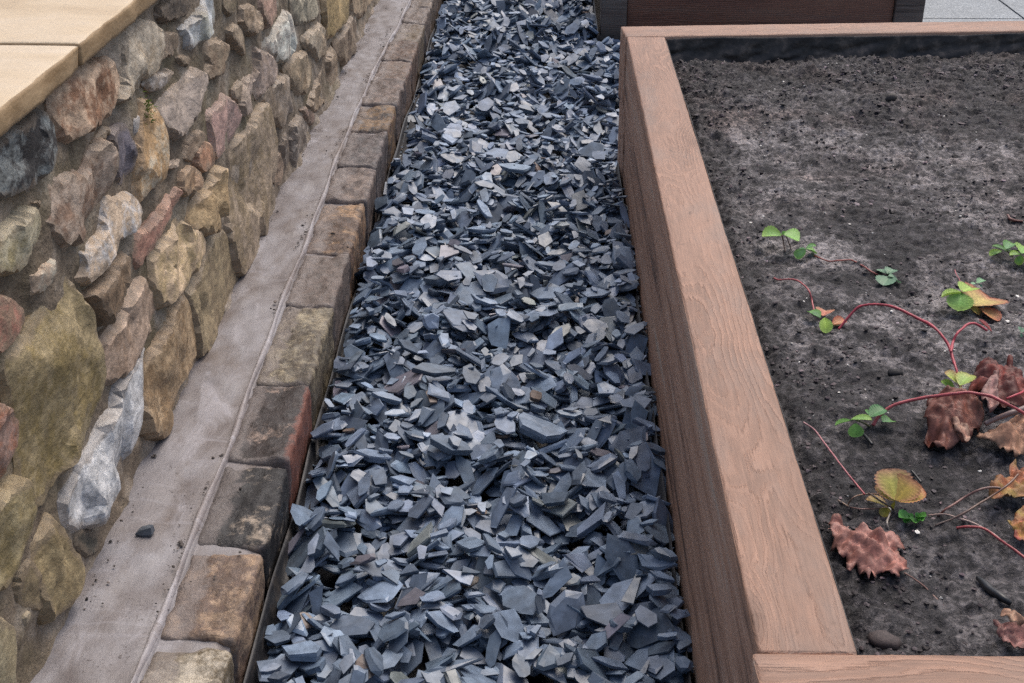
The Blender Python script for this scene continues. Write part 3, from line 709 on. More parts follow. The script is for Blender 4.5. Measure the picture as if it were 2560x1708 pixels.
def bed_prof(y):
    return [(kl(y) + 0.004, 0.093), (kl(y) + 0.02, 0.092), (kl(y) + 0.04, 0.091), (kl(y) + 0.06, 0.090), (kr(y) - 0.030, 0.088), (kr(y) - 0.012, 0.079), (kr(y) - 0.012, -0.08)]
strip('joint_mortar', ysb, bed_prof, BAND, kerb, 79, 0.004, 0.03)

rng = np.random.default_rng(808)
yd = rng.uniform(1.2, 5.2, 900); sidew = rng.random(900)
xd = np.where(sidew < .55, np.array([kl(v) for v in yd]) + rng.normal(-.004, .007, 900), np.where(sidew < .8, -.648 + np.abs(rng.normal(0, .008, 900)), rng.uniform(-.64, -.44, 900)))
keep = fbm(np.stack([yd, yd * 0, yd * 0], 1), .12, 3, 33) > -.05
pd = np.stack([xd, yd, np.full(900, .1035)], 1)[keep]
pd[:, 2] += np.where(pd[:, 0] < -.6, .006, np.where(pd[:, 0] > np.array([kl(v) for v in pd[:, 1]]) + .012, -.001, 0))
szd = np.clip(rng.lognormal(math.log(.0016), .45, len(pd)), .0008, .0045)
v, f, c = lumps(pd, szd, np.array([.06, .05, .045]) * rng.lognormal(0, .5, (len(pd), 1)), .7, 15)
dbs = obj('mortar_crumbs', mesh_from('mortar_crumbs', v, f, CRUMB, False, c))
tag(dbs, 'dark grit and crumbs scattered along the mortar band and ridge', None, kind='stuff')

# ------------------------------------------------------------------ sleeper beds
def timber(name, parent, a, b, thick, z0, z1, mat, seed, bevel=0.003, amp=0.0012, side=1):
    """a sawn timber from a to b (xy of the outer edge), thick to the left (+) or right (-) of a->b"""
    a = np.array(a, float); b = np.array(b, float); L = np.linalg.norm(b - a); u = (b - a) / L
    n = np.array([-u[1], u[0]]) * side
    h = z1 - z0
    q, f = rough_box(-L / 2, L / 2, -thick / 2, thick / 2, -h / 2, h / 2, (max(6, int(L / 0.015)), 8, 10), bevel, amp, 0.04, seed)
    q[:, 1] += 0.0012 * fbm(np.stack([q[:, 0], np.full(len(q), seed * 1.0), q[:, 2] * 0.2], 1), 0.5, 2, seed)
    me = mesh_from(name, q, f, mat, True)
    o = obj(name, me)
    mid = (a + b) / 2 + n * thick / 2
    loc = Vector((mid[0], mid[1], (z0 + z1) / 2))
    o.parent = parent
    o.matrix_parent_inverse = Matrix.Identity(4)
    o.location = loc - parent.location
    o.rotation_euler = (0, 0, math.atan2(u[1], u[0]))
    o['grain_seed'] = float(seed * 3.37)
    return o

ZT = 0.40
bl0 = pix(1568, 92, ZT)[:2]; bl1 = pix(1893, 1629, ZT)[:2]
bed = thing('raised_bed', 'raised planting bed of stacked reddish sawn timber sleepers, filled with dark soil', 'raised bed', (1.05, 2.3, 0))
XR = 1.95
back0 = np.array([0.2195, 3.4475]); slope = (3.556 - 3.4475) / (1.33 - 0.22) * 0.85
backR = np.array([XR, 3.4475 + slope * (XR - 0.22)])
front0 = np.array([0.2175, 1.0145]); frontR = np.array([XR, 1.030])
for lvl, (z0, z1) in enumerate([(-0.03, 0.1985), (0.2, ZT)]):
    s = -0.005 if lvl == 0 else 0.0
    timber('sleeper', bed, (0.2225 - s, 1.0165), (0.2215 - s, 3.4455), 0.101, z0, z1, SLEEPER, 3 + lvl * 5, side=-1)
    timber('sleeper', bed, back0 - (s, 0), backR, 0.110, z0, z1, SLEEPER, 4 + lvl * 5, side=1)
    timber('sleeper', bed, front0 - (s, 0), frontR, 0.101, z0, z1, SLEEPER, 5 + lvl * 5, side=-1)
    timber('sleeper', bed, (XR, 1.034), (XR, backR[1] - 0.004), 0.101, z0, z1, SLEEPER, 6 + lvl * 5, side=1)

bed2 = thing('raised_bed', 'dark stained timber planter box with corner posts on the slate path end', 'planter', (0.88, 5.8, 0))
for k, (z0, z1) in enumerate([(-0.02, 0.2), (0.202, 0.42)]):
    timber('plank', bed2, (0.325, 5.10), (1.363, 5.10), 0.045, z0, z1, DARKWOOD, 21 + k, side=1)
    timber('plank', bed2, (0.255, 5.18), (0.255, 6.40), 0.045, z0, z1, DARKWOOD, 31 + k, side=-1)
    timber('plank', bed2, (1.460, 5.18), (1.460, 6.40), 0.045, z0, z1, DARKWOOD, 41 + k, side=1)
    timber('plank', bed2, (0.325, 6.50), (1.363, 6.50), 0.045, z0, z1, DARKWOOD, 51 + k, side=-1)
for k, (x0, x1, y0) in enumerate([(0.222, 0.3235, 5.085), (1.3645, 1.478, 5.085), (0.222, 0.3235, 6.405), (1.3645, 1.478, 6.405)]):
    timber('post', bed2, (x0, y0), (x1, y0), 0.10, -0.05, 0.44, POSTWOOD, 61 + k, side=1)
f2 = obj('soil_fill', mesh_from('soil_fill', [(.30, 5.13, .36), (1.42, 5.13, .36), (1.42, 6.46, .36), (.30, 6.46, .36)], [(0, 1, 2, 3)], GROUND))
into(f2, bed2)

# ------------------------------------------------------------------ paving
pav = obj('paving_bed', mesh_from('paving_bed', [(.76, 3.66, -.045), (4.4, 3.66, -.045), (4.4, 8.6, -.045), (.76, 8.6, -.045)], [(0, 1, 2, 3)], GROUND))
tag(pav, 'grey paving behind the beds', None, kind='structure')
xj = [0.768, 1.368, 1.968, 2.568, 3.168, 3.768, 4.368]; yj = [3.67, 4.23, 4.79, 5.36, 5.96, 6.56, 7.16, 7.76, 8.36]
for i in range(len(xj) - 1):
    for j in range(len(yj) - 1):
        dz = random.uniform(-.0015, .0015)
        q, f = rough_box(xj[i] + .003, xj[i + 1] - .003, yj[j] + .003, yj[j + 1] - .003, -.05, -.006 + dz, (4, 4, 2), 0.003, 0.0004, 0.1, i * 9 + j)
        o = obj('paving_slab', mesh_from('paving_slab', q, f, PAVE)); o.parent = pav

# ------------------------------------------------------------------ soil in the bed
ILX, IRX = 0.3235, XR - 0.101
def back_y(x): return 3.4475 + slope * (x - 0.22)
def front_y(x): return 1.0145 + 0.0155 / 1.73 * (x - 0.22)
res = 0.0042
sx = np.concatenate([np.arange(ILX + 0.004, 1.42, res), np.arange(1.42, IRX, 0.02)]); sy = np.linspace(0, 1, 570)
SX, ST = np.meshgrid(sx, sy, indexing='ij')
SY = (front_y(SX) + 0.006) * (1 - ST) + (back_y(SX) - 0.010) * ST
P2 = np.stack([SX.ravel(), SY.ravel(), np.zeros(SX.size)], 1)
def soil_height(P2):
    dl = P2[:, 0] - ILX; db = back_y(P2[:, 0]) - P2[:, 1]; df = P2[:, 1] - front_y(P2[:, 0])
    h = 0.347 + 0.018 * fbm(P2, 0.42, 3, 201) + 0.014 * fbm(P2, 0.10, 3, 205)
    loose = np.clip(1.15 - db / 1.0, 0.35, 1) + 0.4 * np.clip(1 - dl / 0.12, 0, 1)
    cl = fbm(P2, 0.030, 4, 211, 0.6)
    h = h + 0.018 * loose * (np.abs(cl) * 1.5 - 0.35) + 0.0085 * fbm(P2, 0.014, 3, 217, 0.65)
    h = h - 0.022 * np.clip(1 - dl / 0.035, 0, 1) ** 1.4 - 0.016 * np.clip(1 - df / 0.05, 0, 1)
    h = h - 0.02 * np.clip(1 - db / 0.10, 0, 1) + 0.012 * np.exp(-((db - 0.35) / 0.2) ** 2)
    return h
Hs = soil_height(P2)
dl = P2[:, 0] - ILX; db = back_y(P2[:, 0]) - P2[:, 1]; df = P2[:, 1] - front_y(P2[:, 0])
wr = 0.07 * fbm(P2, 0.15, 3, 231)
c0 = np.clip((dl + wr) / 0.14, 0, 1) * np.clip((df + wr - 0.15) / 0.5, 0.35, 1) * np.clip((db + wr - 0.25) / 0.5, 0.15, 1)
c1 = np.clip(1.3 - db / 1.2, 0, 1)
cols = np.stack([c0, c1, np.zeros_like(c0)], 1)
V = np.stack([P2[:, 0], P2[:, 1], Hs], 1)
I = np.arange(SX.size).reshape(SX.shape)
F = np.stack([I[:-1, :-1], I[1:, :-1], I[1:, 1:], I[:-1, 1:]], -1).reshape(-1, 4)
soil = obj('soil', mesh_from('soil', V, F, SOIL, True, cols))
tag(soil, 'dark crumbly garden soil filling the sleeper bed', None, kind='structure')

def on_soil(n, rng, far=1.45):
    x = rng.uniform(ILX + 0.012, far, n); t = rng.uniform(0.01, 0.985, n)
    y = front_y(x) * (1 - t) + back_y(x) * t
    p = np.stack([x, y, np.zeros(n)], 1); p[:, 2] = soil_height(p)
    return p
rng = np.random.default_rng(77)
pts = on_soil(26000, rng)
dbk = back_y(pts[:, 0]) - pts[:, 1]; dlk = pts[:, 0] - ILX
keep = rng.random(len(pts)) < (np.clip(0.2 + 0.8 * (1 - dbk / 1.1), 0.38, 1) + (dlk < 0.1)) * np.clip(.5 + 1.6 * fbm(pts, .09, 3, 55), .05, 1)
pts = pts[keep]
sz = np.clip(rng.lognormal(math.log(0.0024), 0.45, len(pts)), 0.0012, np.interp(pts[:, 1], [1.0, 2.2, 2.8, 3.2], [.0036, .004, .010, .015]))
base = np.array([0.032, 0.027, 0.029]) * rng.lognormal(0, 0.6, len(pts))[:, None] * np.where(rng.random(len(pts)) < .15, 2.4, 1)[:, None]
base = base * (1 + np.stack([0.18 * rng.random(len(pts)), np.zeros(len(pts)), np.zeros(len(pts))], 1))
v, f, c = lumps(pts, sz, base, 0.7, 5)
cr = obj('soil_crumbs', mesh_from('soil_crumbs', v, f, CRUMB, False, c))
tag(cr, 'loose dark crumbs of soil over the sleeper bed', None, kind='stuff')
pts = on_soil(330, rng); sz = np.clip(rng.lognormal(math.log(0.0016), 0.35, len(pts)), 0.0009, 0.0042)
v, f, c = lumps(pts, sz, np.array([.62, .60, .55]) * rng.uniform(.6, 1.1, (len(pts), 1)), 0.7, 6, 0.0)
pl = obj('perlite_specks', mesh_from('perlite_specks', v, f, CRUMB, False, c))
tag(pl, 'tiny white grit specks scattered over the dark soil', None, kind='stuff')

# ------------------------------------------------------------------ membrane liner inside the bed
def sheet(name, P0, uvn, mat, parent=None, thick=0.0012):
    n, m = uvn
    I = np.arange(n * m).reshape(n, m)
    F = np.stack([I[:-1, :-1], I[1:, :-1], I[1:, 1:], I[:-1, 1:]], -1).reshape(-1, 4)
    o = obj(name, mesh_from(name, P0, F, mat, True), parent)
    md = o.modifiers.new('thick', 'SOLIDIFY'); md.thickness = thick; md.offset = 0
    return o
liner = thing('bed_liner', 'black weed membrane lining the inside of the sleeper bed', 'membrane', (1.05, 2.3, 0.35))
xs_ = np.arange(ILX + 0.003, IRX, 0.008); ts = np.linspace(0, 1, 22)
A, B = np.meshgrid(xs_, ts, indexing='ij'); a_, b_ = A.ravel(), B.ravel()
top = 0.3935 + 0.004 * fbm(np.stack([a_, a_ * 0, a_ * 0], 1), 0.16, 3, 301)
fold = fbm(np.stack([a_, b_ * 0.25 + 0.5 * a_, a_ * 0], 1), 0.11, 4, 303)
yb = back_y(a_) - 0.004 - 0.022 * np.abs(fold) * np.clip(b_ * 1.6, 0, 1) - 0.030 * b_ ** 2
into(sheet('liner_back', np.stack([a_, yb, top - 0.095 * b_], 1), A.shape, LINER), liner)
ys_ = np.arange(1.03, 3.44, 0.008)
A, B = np.meshgrid(ys_, np.linspace(0, 1, 12), indexing='ij'); a_, b_ = A.ravel(), B.ravel()
top = 0.391 + 0.005 * fbm(np.stack([a_, a_ * 0, a_ * 0], 1), 0.2, 3, 311)
xl_ = ILX + 0.0025 + 0.007 * np.clip(fbm(np.stack([a_, b_ * .3, a_ * 0], 1), 0.17, 3, 313) + .45, 0, 1) * (0.3 + b_)
into(sheet('liner_side', np.stack([xl_, a_, top - 0.075 * b_], 1), A.shape, MEMB), liner)
A, B = np.meshgrid(xs_, np.linspace(0, 1, 10), indexing='ij'); a_, b_ = A.ravel(), B.ravel()
bulge = np.exp(-((a_ - 0.47) / 0.13) ** 2) + 0.5 * np.exp(-((a_ - 0.8) / 0.1) ** 2)
yf = front_y(a_) + 0.003 + (0.004 + 0.016 * bulge) * np.sin(np.clip(b_ * 1.3, 0, 1) * math.pi * .5)
into(sheet('liner_front', np.stack([a_, yf, 0.388 - 0.065 * b_], 1), A.shape, MEMB), liner)

# ------------------------------------------------------------------ slate path
pbase = obj('path_membrane', None)
bpy.data.objects.remove(pbase)
PX0, PX1 = -0.424, 0.2185
yss = np.arange(0.62, 6.8, 0.012)
def pm_prof(y):
    r = kr(y) + 0.004
    w = 0.008 * math.sin(y * 7.3) + 0.006 * math.sin(y * 17.1 + 2)
    lift = 0.012 + 0.010 * math.sin(y * 5.1 + 1) + 0.006 * math.sin(y * 13)
    if y > 2.0: lift -= 0.03 * min(1, (y - 2.0) / 0.5)
    R = 0.2225 if y < 3.56 else 0.765
    if y > 5.0: R = 0.215
    return [(r - 0.004, lift), (r + 0.001 + w * 0.15, lift - 0.008), (r + 0.004 + w * .3, lift - 0.035), (r + 0.012 + w * .4, -0.02), (r + 0.05, -0.052), (-0.2, -0.055), (0.0, -0.055), (R - 0.05, -0.052), (R - 0.014, -0.02), (R - 0.0045, 0.012 + w * .6)]
rows = [pm_prof(y) for y in yss]
Vp = np.array([(x, y, z) for y, r in zip(yss, rows) for x, z in r])
I = np.arange(len(Vp)).reshape(len(yss), -1)
F = np.stack([I[:-1, :-1], I[:-1, 1:], I[1:, 1:], I[1:, :-1]], -1).reshape(-1, 4)
pm = obj('weed_membrane', mesh_from('weed_membrane', Vp, F, MEMB, True))
md = pm.modifiers.new('thick', 'SOLIDIFY'); md.thickness = 0.0012; md.offset = 0
tag(pm, 'black weed membrane under the slate chips, turned up against the kerb', 'membrane')

CELL = 0.0028
GX0, GX1, GY0, GY1 = -0.45, 0.80, 0.60, 6.55
NGX, NGY = int((GX1 - GX0) / CELL), int((GY1 - GY0) / CELL)
HM = np.full((NGX, NGY), -0.050); IDM = np.full((NGX, NGY), -1, dtype=np.int32)
gxx, gyy = np.meshgrid(GX0 + (np.arange(NGX) + .5) * CELL, GY0 + (np.arange(NGY) + .5) * CELL, indexing='ij')
HM += (0.009 * fbm(np.stack([gxx.ravel(), gyy.ravel(), gxx.ravel() * 0], 1), 0.28, 2, 401)).reshape(HM.shape)
def left_lim(y): return kr(y) + float(np.interp(y, [1, 1.8, 2.4, 3], [0.003, 0.002, -0.003, -0.004])) + 0.006 * math.sin(y * 6.1)
def right_lim(y):
    if y < 1.01: return 0.2135
    if y < 3.565: return 0.2262
    if y < 5.06: return 0.76
    return 0.212
rng = np.random.default_rng(2024)
CH = dict(V=[], F=[], C=[], L=[], N=[], meta=[])
COLS = []
def chip_shape(rng, k):
    L = float(np.clip(rng.lognormal(math.log(0.047), 0.36), 0.018 if (k < 0.55 * NCH or rng.random() < .22) else 0.032, 0.098))
    W = L * rng.uniform(0.36, 0.82); T = float(np.clip(rng.lognormal(math.log(0.0050), 0.42), 0.0022, 0.0125)) * (0.6 + 0.4 * L / 0.04)
    T = min(T, 0.017)
    n = int(rng.choice([4, 5, 5, 6, 7, 8]))
    a = (np.arange(n) + rng.uniform(-.40, .40, n) + rng.random()) / n * 2 * math.pi
    r = 1 / (np.abs(np.cos(a)) ** 2.6 + np.abs(np.sin(a)) ** 2.6) ** (1 / 2.6) * rng.uniform(.78, 1.06, n)
    return np.stack([r * np.cos(a) * L / 2, r * np.sin(a) * W / 2], 1), T, L
def place_chip(x, y, rng, k, flat=False):
    out, T, L = chip_shape(rng, k)
    th = rng.uniform(0, 2 * math.pi); c, s = math.cos(th), math.sin(th)
    o2 = out @ np.array([[c, s], [-s, c]])
    if x + o2[:, 0].min() < left_lim(y): x = left_lim(y) - o2[:, 0].min()
    if x + o2[:, 0].max() > right_lim(y): x = right_lim(y) - o2[:, 0].max()
    if y > 5.0 and x + o2[:, 0].max() > 0.212: return False
    lo, hi = o2.min(0), o2.max(0)
    i0 = int((x + lo[0] - GX0) / CELL); i1 = int((x + hi[0] - GX0) / CELL) + 1
    j0 = int((y + lo[1] - GY0) / CELL); j1 = int((y + hi[1] - GY0) / CELL) + 1
    if i0 < 0 or j0 < 0 or i1 >= NGX or j1 >= NGY: return False
    X = gxx[i0:i1, j0:j1] - x; Y = gyy[i0:i1, j0:j1] - y
    m = np.ones(X.shape, bool); n = len(o2)
    for q in range(n):
        a, b = o2[q], o2[(q + 1) % n]
        m &= (b[0] - a[0]) * (Y - a[1]) - (b[1] - a[1]) * (X - a[0]) > 0
    if m.sum() < 5: return False
    h = HM[i0:i1, j0:j1][m]; xm, ym = X[m], Y[m]
    A = np.stack([xm, ym, np.ones(len(xm))], 1)
    AtA = A.T @ A + np.diag([6e-3, 6e-3, 0])
    sl = np.linalg.solve(AtA, A.T @ h)
    gx, gy = sl[0], sl[1]
    if not flat:
        if rng.random() < 0.11:
            tt = rng.uniform(0.35, 1.1); aa = rng.uniform(0, 2 * math.pi); gx += tt * math.cos(aa); gy += tt * math.sin(aa)
        else:
            gx += rng.normal(0, 0.12); gy += rng.normal(0, 0.12)
    gl = math.hypot(gx, gy)
    if gl > 1.5: gx *= 1.5 / gl; gy *= 1.5 / gl; gl = 1.5
    pl_ = gx * xm + gy * ym
    z0 = np.quantile(h - pl_, 0.78 if gl > 0.4 else 0.86)
    cs = 1 / math.sqrt(1 + gl * gl)
    topz = z0 + pl_ + T / cs
    if topz.max() > 0.045: return False
    sub = HM[i0:i1, j0:j1]; ids = IDM[i0:i1, j0:j1]
    up = topz > h
    hh = h.copy(); hh[up] = topz[up]; sub[m] = hh
    ii = ids[m]; ii[up] = len(CH['meta']); ids[m] = ii
    # --- mesh: three rings; orientation from the slope
    nrm = np.array([-gx, -gy, 1.0]); nrm /= np.linalg.norm(nrm)
    ux = np.array([1, 0, gx]); ux /= np.linalg.norm(ux); uy = np.cross(nrm, ux)
    # flat outline in the plane of the chip whose plan is o2
    pz = np.stack([o2[:, 0], o2[:, 1], gx * o2[:, 0] + gy * o2[:, 1]], 1)
    P_ = np.stack([pz @ ux, pz @ uy], 1)
    cen = P_.mean(0)
    sh = rng.normal(0, 0.05 * L, 2) * 0.6
    ring_b = cen + (P_ - cen) * rng.uniform(.80, .98, (n, 1))
    ring_m = P_ * rng.uniform(.98, 1.04, (n, 1))
    crisp = rng.random() < .72
    ring_t = cen + sh * (.1 if crisp else .5) + (P_ - cen) * (rng.uniform(.93, 1.0, (n, 1)) if crisp else rng.uniform(.55, .97, (n, 1)))
    zb = rng.uniform(0, .10, n) * T; zm = (rng.uniform(.70, .92, n) if crisp else rng.uniform(.25, .7, n)) * T; zt = T * rng.uniform(.95, 1.03, n)
    tl = rng.normal(0, .10, 2); zt += np.clip((ring_t - cen) @ tl, -.25 * T, .25 * T)
    loc3 = np.vstack([np.c_[ring_b, zb], np.c_[ring_m, zm], np.c_[ring_t, zt], [[*(cen + sh), T * rng.uniform(.98, 1.05)]]])
    W3 = loc3[:, :1] * ux + loc3[:, 1:2] * uy + loc3[:, 2:] * nrm + np.array([x, y, z0])
    F_ = []
    for q in range(n):
        r = (q + 1) % n
        F_ += [(q, r, n + r), (q, n + r, n + q), (n + q, n + r, 2 * n + r), (n + q, 2 * n + r, 2 * n + q), (2 * n + q, 2 * n + r, 3 * n)]
    for q in range(1, n - 1): F_.append((0, q + 1, q))
    u = rng.random()
    if u < 0.009 and L < .05: kind, cc = 'rust', np.array([.135, .100, .082])
    elif u < 0.022: kind, cc = 'pale', np.array([.17, .195, .20])
    elif u < 0.042: kind, cc = 'mauve', np.array([.125, .12, .145])
    else: kind, cc = 'grey', np.array([.116, .155, .214])
    cc = cc * rng.lognormal(0, 0.25) * (1 + rng.normal(0, .014, 3))
    CH['V'].append(W3); CH['F'].append(F_); CH['C'].append(np.tile(cc, (len(W3), 1)))
    CH['N'].append(float(nrm[2])); CH['L'].append(loc3 + rng.uniform(-5, 5, 3)); CH['meta'].append((kind, L, x, y, z0))
    return True

def rand_xy(rng):
    y = rng.uniform(0.68, 6.45)
    if 3.565 < y < 5.05: x1 = 0.76
    else: x1 = 0.226 if y < 3.565 else 0.212
    return rng.uniform(kr(y) + .014, x1), y
area_main = 0.65 * 5.77 + 0.54 * 1.48
NCH = int(area_main / 0.00098 * 3.2)
for k in range(NCH):
    x, y = rand_xy(rng)
    if x > 0.36 and rng.random() < 0.5: continue
    place_chip(x, y, rng, k)
    # a few stones right along both edges
print('chips', len(CH['meta']), 'mean height', HM[(gxx > -.40) & (gxx < .2)].mean(), HM.max())
# settle the mean surface on z = 0 by a common shift
shift = -float(np.median(HM[(gxx > -.38) & (gxx < .19) & (gyy > 1.2) & (gyy < 5.5)])) + 0.002
nch = len(CH['meta'])
vis = np.bincount(IDM[IDM >= 0], minlength=nch).astype(float)
mx = np.array([[m_[2], m_[3]] for m_ in CH['meta']])
dist2 = mx[:, 0] ** 2 + mx[:, 1] ** 2 + CAMZ ** 2
inview = (mx[:, 1] > 1.40) & (mx[:, 0] < 0.20)
score = np.where(inview, vis / dist2, 0)
kinds = np.array([m_[0] for m_ in CH['meta']])
order = np.argsort(-score)[:299]
single = set(order.tolist())
Vr, Fr, Cr, Lr, off = [], [], [], [], 0
for i in range(nch):
    v = CH['V'][i]
    if i in single:
        kd_, L, x, y, z0 = CH['meta'][i]
        o_ = np.array([x, y, z0])
        me = mesh_from('slate_chip', v - o_, np.array(CH['F'][i]), SLATE, False, CH['C'][i], {'loc': CH['L'][i]})
        o = obj('slate_chip', me); o.location = (x, y, z0 + shift)
        ext = np.sort(np.linalg.eigvalsh(np.cov(CH['L'][i][:, :2].T)))
        asp = math.sqrt(ext[1] / max(ext[0], 1e-9))
        nrm_ = CH['N'][i]; lum = CH['C'][i][0].mean() / .166
        shp = 'long narrow' if asp > 1.9 else ('large broad' if L > .062 else ('small angular' if L < .044 else 'broad angular'))
        tone = {'grey': 'dark blue-grey' if lum < .85 else ('light blue-grey' if lum > 1.22 else 'mid blue-grey'), 'rust': 'rusty brown', 'pale': 'pale greenish grey', 'mauve': 'dull purplish grey'}[kd_]
        pose = 'lying flat' if nrm_ > .965 else ('lying tilted' if nrm_ > .86 else 'propped steeply')
        plc = 'against the sett kerb' if x < kr(y) + .05 else ('against the timber sleeper' if x > .165 else 'among the others of the path')
        tag(o, f'{shp} {tone} slate chip {pose} {plc}', 'slate chip', 'loose slate chips on top of the path')
    else:
        if vis[i] < 0.5 and HM.size: 
            if CH['meta'][i][4] < -0.03: continue
        Vr.append(v + np.array([0, 0, shift])); Fr.append(np.array(CH['F'][i]) + off); Cr.append(CH['C'][i]); Lr.append(CH['L'][i]); off += len(v)
rest = obj('slate_chips', mesh_from('slate_chips', np.vstack(Vr), np.vstack(Fr), SLATE, False, np.vstack(Cr), {'loc': np.vstack(Lr)}))
tag(rest, 'mass of blue-grey slate chips covering the path', 'slate chips', kind='stuff')

# one stray chip on the mortar band
p = pix(364, 1332, 0.108)
o2 = np.array([(-.017, -.009), (-.004, -.013), (.015, -.011), (.017, .004), (.006, .012), (-.014, .008)])
n = 6; o2 = o2 * .8; lo3 = np.vstack([np.c_[o2 * .9, np.zeros(n)], np.c_[o2 * 1.03, np.full(n, .004)], np.c_[o2 * .78 + (.002, .001), [.009, .012, .015, .014, .011, .009]], [[0.001, 0, .0125]]])
Fs = []
for q in range(n):
    r = (q + 1) % n
    Fs += [(q, r, n + r), (q, n + r, n + q), (n + q, n + r, 2 * n + r), (n + q, 2 * n + r, 2 * n + q), (2 * n + q, 2 * n + r, 3 * n)]
for q in range(1, n - 1): Fs.append((0, q + 1, q))
stray = obj('slate_chip', mesh_from('slate_chip', lo3, np.array(Fs), SLATE, False, np.tile([.085, .10, .12], (19, 1)), {'loc': lo3}))
stray.location = (p[0], p[1], 0.1065)
tag(stray, 'single small slate chip stranded on the grey mortar band by the wall', 'slate chip')

# ------------------------------------------------------------------ strawberry plants
def tube(path, radii, sides=7, color=(.3, .05, .05), color2=None, name='runner', parent=None, mat=None):
    path = np.asarray(path, float)
    # Catmull-Rom resample
    pts = []; rad = []; n = len(path); radii = np.broadcast_to(np.asarray(radii, float), (n,))
    for i in range(n - 1):
        p0, p1, p2, p3 = path[max(i - 1, 0)], path[i], path[i + 1], path[min(i + 2, n - 1)]
        for t in np.linspace(0, 1, 6, endpoint=False):
            pts.append(.5 * (2 * p1 + (p2 - p0) * t + (2 * p0 - 5 * p1 + 4 * p2 - p3) * t ** 2 + (3 * p1 - p0 - 3 * p2 + p3) * t ** 3))
            rad.append(radii[i] * (1 - t) + radii[i + 1] * t)
    pts.append(path[-1]); rad.append(radii[-1]); pts = np.array(pts)
    kk = np.stack([fbm(pts + 9.7 * q_, .035, 2, 71 + q_) for q_ in range(3)], 1)
    pts = pts + kk * .0022; rad = np.array(rad) * (1 + .28 * fbm(pts, .018, 2, 77))
    V, C = [], []
    for i, p in enumerate(pts):
        d = pts[min(i + 1, len(pts) - 1)] - pts[max(i - 1, 0)]; d /= np.linalg.norm(d) + 1e-9
        a = np.cross(d, [0, 0, 1.0])
        if np.linalg.norm(a) < 1e-3: a = np.array([1.0, 0, 0])
        a /= np.linalg.norm(a); b = np.cross(a, d)
        tt = i / (len(pts) - 1)
        cc = np.array(color) if color2 is None else np.array(color) * (1 - tt) + np.array(color2) * tt
        for s in range(sides):
            an = 2 * math.pi * s / sides
            V.append(p + rad[i] * (math.cos(an) * a + math.sin(an) * b)); C.append(cc)
    F = []
    m = len(pts)
    for i in range(m - 1):
        for s in range(sides):
            F.append((i * sides + s, i * sides + (s + 1) % sides, (i + 1) * sides + (s + 1) % sides, (i + 1) * sides + s))
    F.append(tuple(range(sides))[::-1]); F.append(tuple((m - 1) * sides + s for s in range(sides)))
    o = obj(name, mesh_from(name, np.array(V), F, mat or RUNNER, True, np.array(C)))
    if parent: into(o, parent)
    return o

def gz(px, py, up=0.0):            # photo pixel -> point on the soil, lifted by up
    z = 0.347 + up
    for _ in range(3):
        p = pix(px, py, z); z = float(soil_height(np.array([[p[0], p[1], 0]]))[0]) + up
    return pix(px, py, z)

def leaflet(base_px, tip_px, up0, up1, wid, c_in, c_edge, cup=0.25, droop=0.3, teeth=8, roll=0.0, name='leaf', parent=None, mat=None, crumple=0.0, seed=0):
    """an obovate toothed leaflet from base to tip"""
    a = gz(*base_px, up0); b = gz(*tip_px, up1)
    ax = b - a; L = np.linalg.norm(ax); u = ax / L
    w = np.cross([0, 0, 1.0], u); w /= np.linalg.norm(w); nn = np.cross(u, w)
    cr_, sr_ = math.cos(roll), math.sin(roll)
    w, nn = w * cr_ + nn * sr_, nn * cr_ - w * sr_
    nu, nv = teeth * 4 + 1, 13
    rng = np.random.default_rng(seed + 5)
    V, C = [], []
    W = wid * L * (1.05 + 0.55 * abs(u[0]))
    for i in range(nu):
        t = i / (nu - 1)
        half = 0.5 * W * (math.sin(t / .6 * math.pi / 2) ** .85 if t < .6 else math.sqrt(max(0, 1 - ((t - .6) / .4) ** 2.4)))
        tooth = 1 + 0.13 * (abs((t * teeth) % 1 - .5) * 2 - .5) * min(1, 4 * t)
        half *= tooth
        for j in range(nv):
            s = (j / (nv - 1) - .5) * 2
            vein = abs(((t - 0.35 * abs(s)) * 6) % 1 - .5) * 2
            z = cup * half * s * s + 0.010 * L * (vein - .5) * (1 - abs(s) * .3) - droop * L * (t - .35) ** 2 * (1 if t > .35 else 0)
            z += -0.03 * L * math.exp(-(s / .12) ** 2)
            q = a + u * (L * t) + w * (half * s) + nn * z
            V.append(q)
            e = np.clip(max(abs(s) ** 2.2, (t - .6) / .4 if t > .6 else 0), 0, 1)
            cc = np.array(c_in) * (1 - e) + np.array(c_edge) * e
            cc = cc * (0.86 + 0.22 * vein) * (1.25 if abs(s) < .1 else 1)
            C.append(cc)
    V = np.array(V)
    if crumple: V = V + nn * (crumple * L * fbm(V, L * .3, 3, seed))[:, None]
    # keep above the soil
    zs_ = soil_height(np.stack([V[:, 0], V[:, 1], V[:, 0] * 0], 1)) + 0.0015
    V[:, 2] = np.maximum(V[:, 2], zs_)
    I = np.arange(nu * nv).reshape(nu, nv)
    F = np.stack([I[:-1, :-1], I[1:, :-1], I[1:, 1:], I[:-1, 1:]], -1).reshape(-1, 4)
    o = obj(name, mesh_from(name, V, F, mat or LEAF, True, np.array(C)))
    if parent: into(o, parent)
    return o

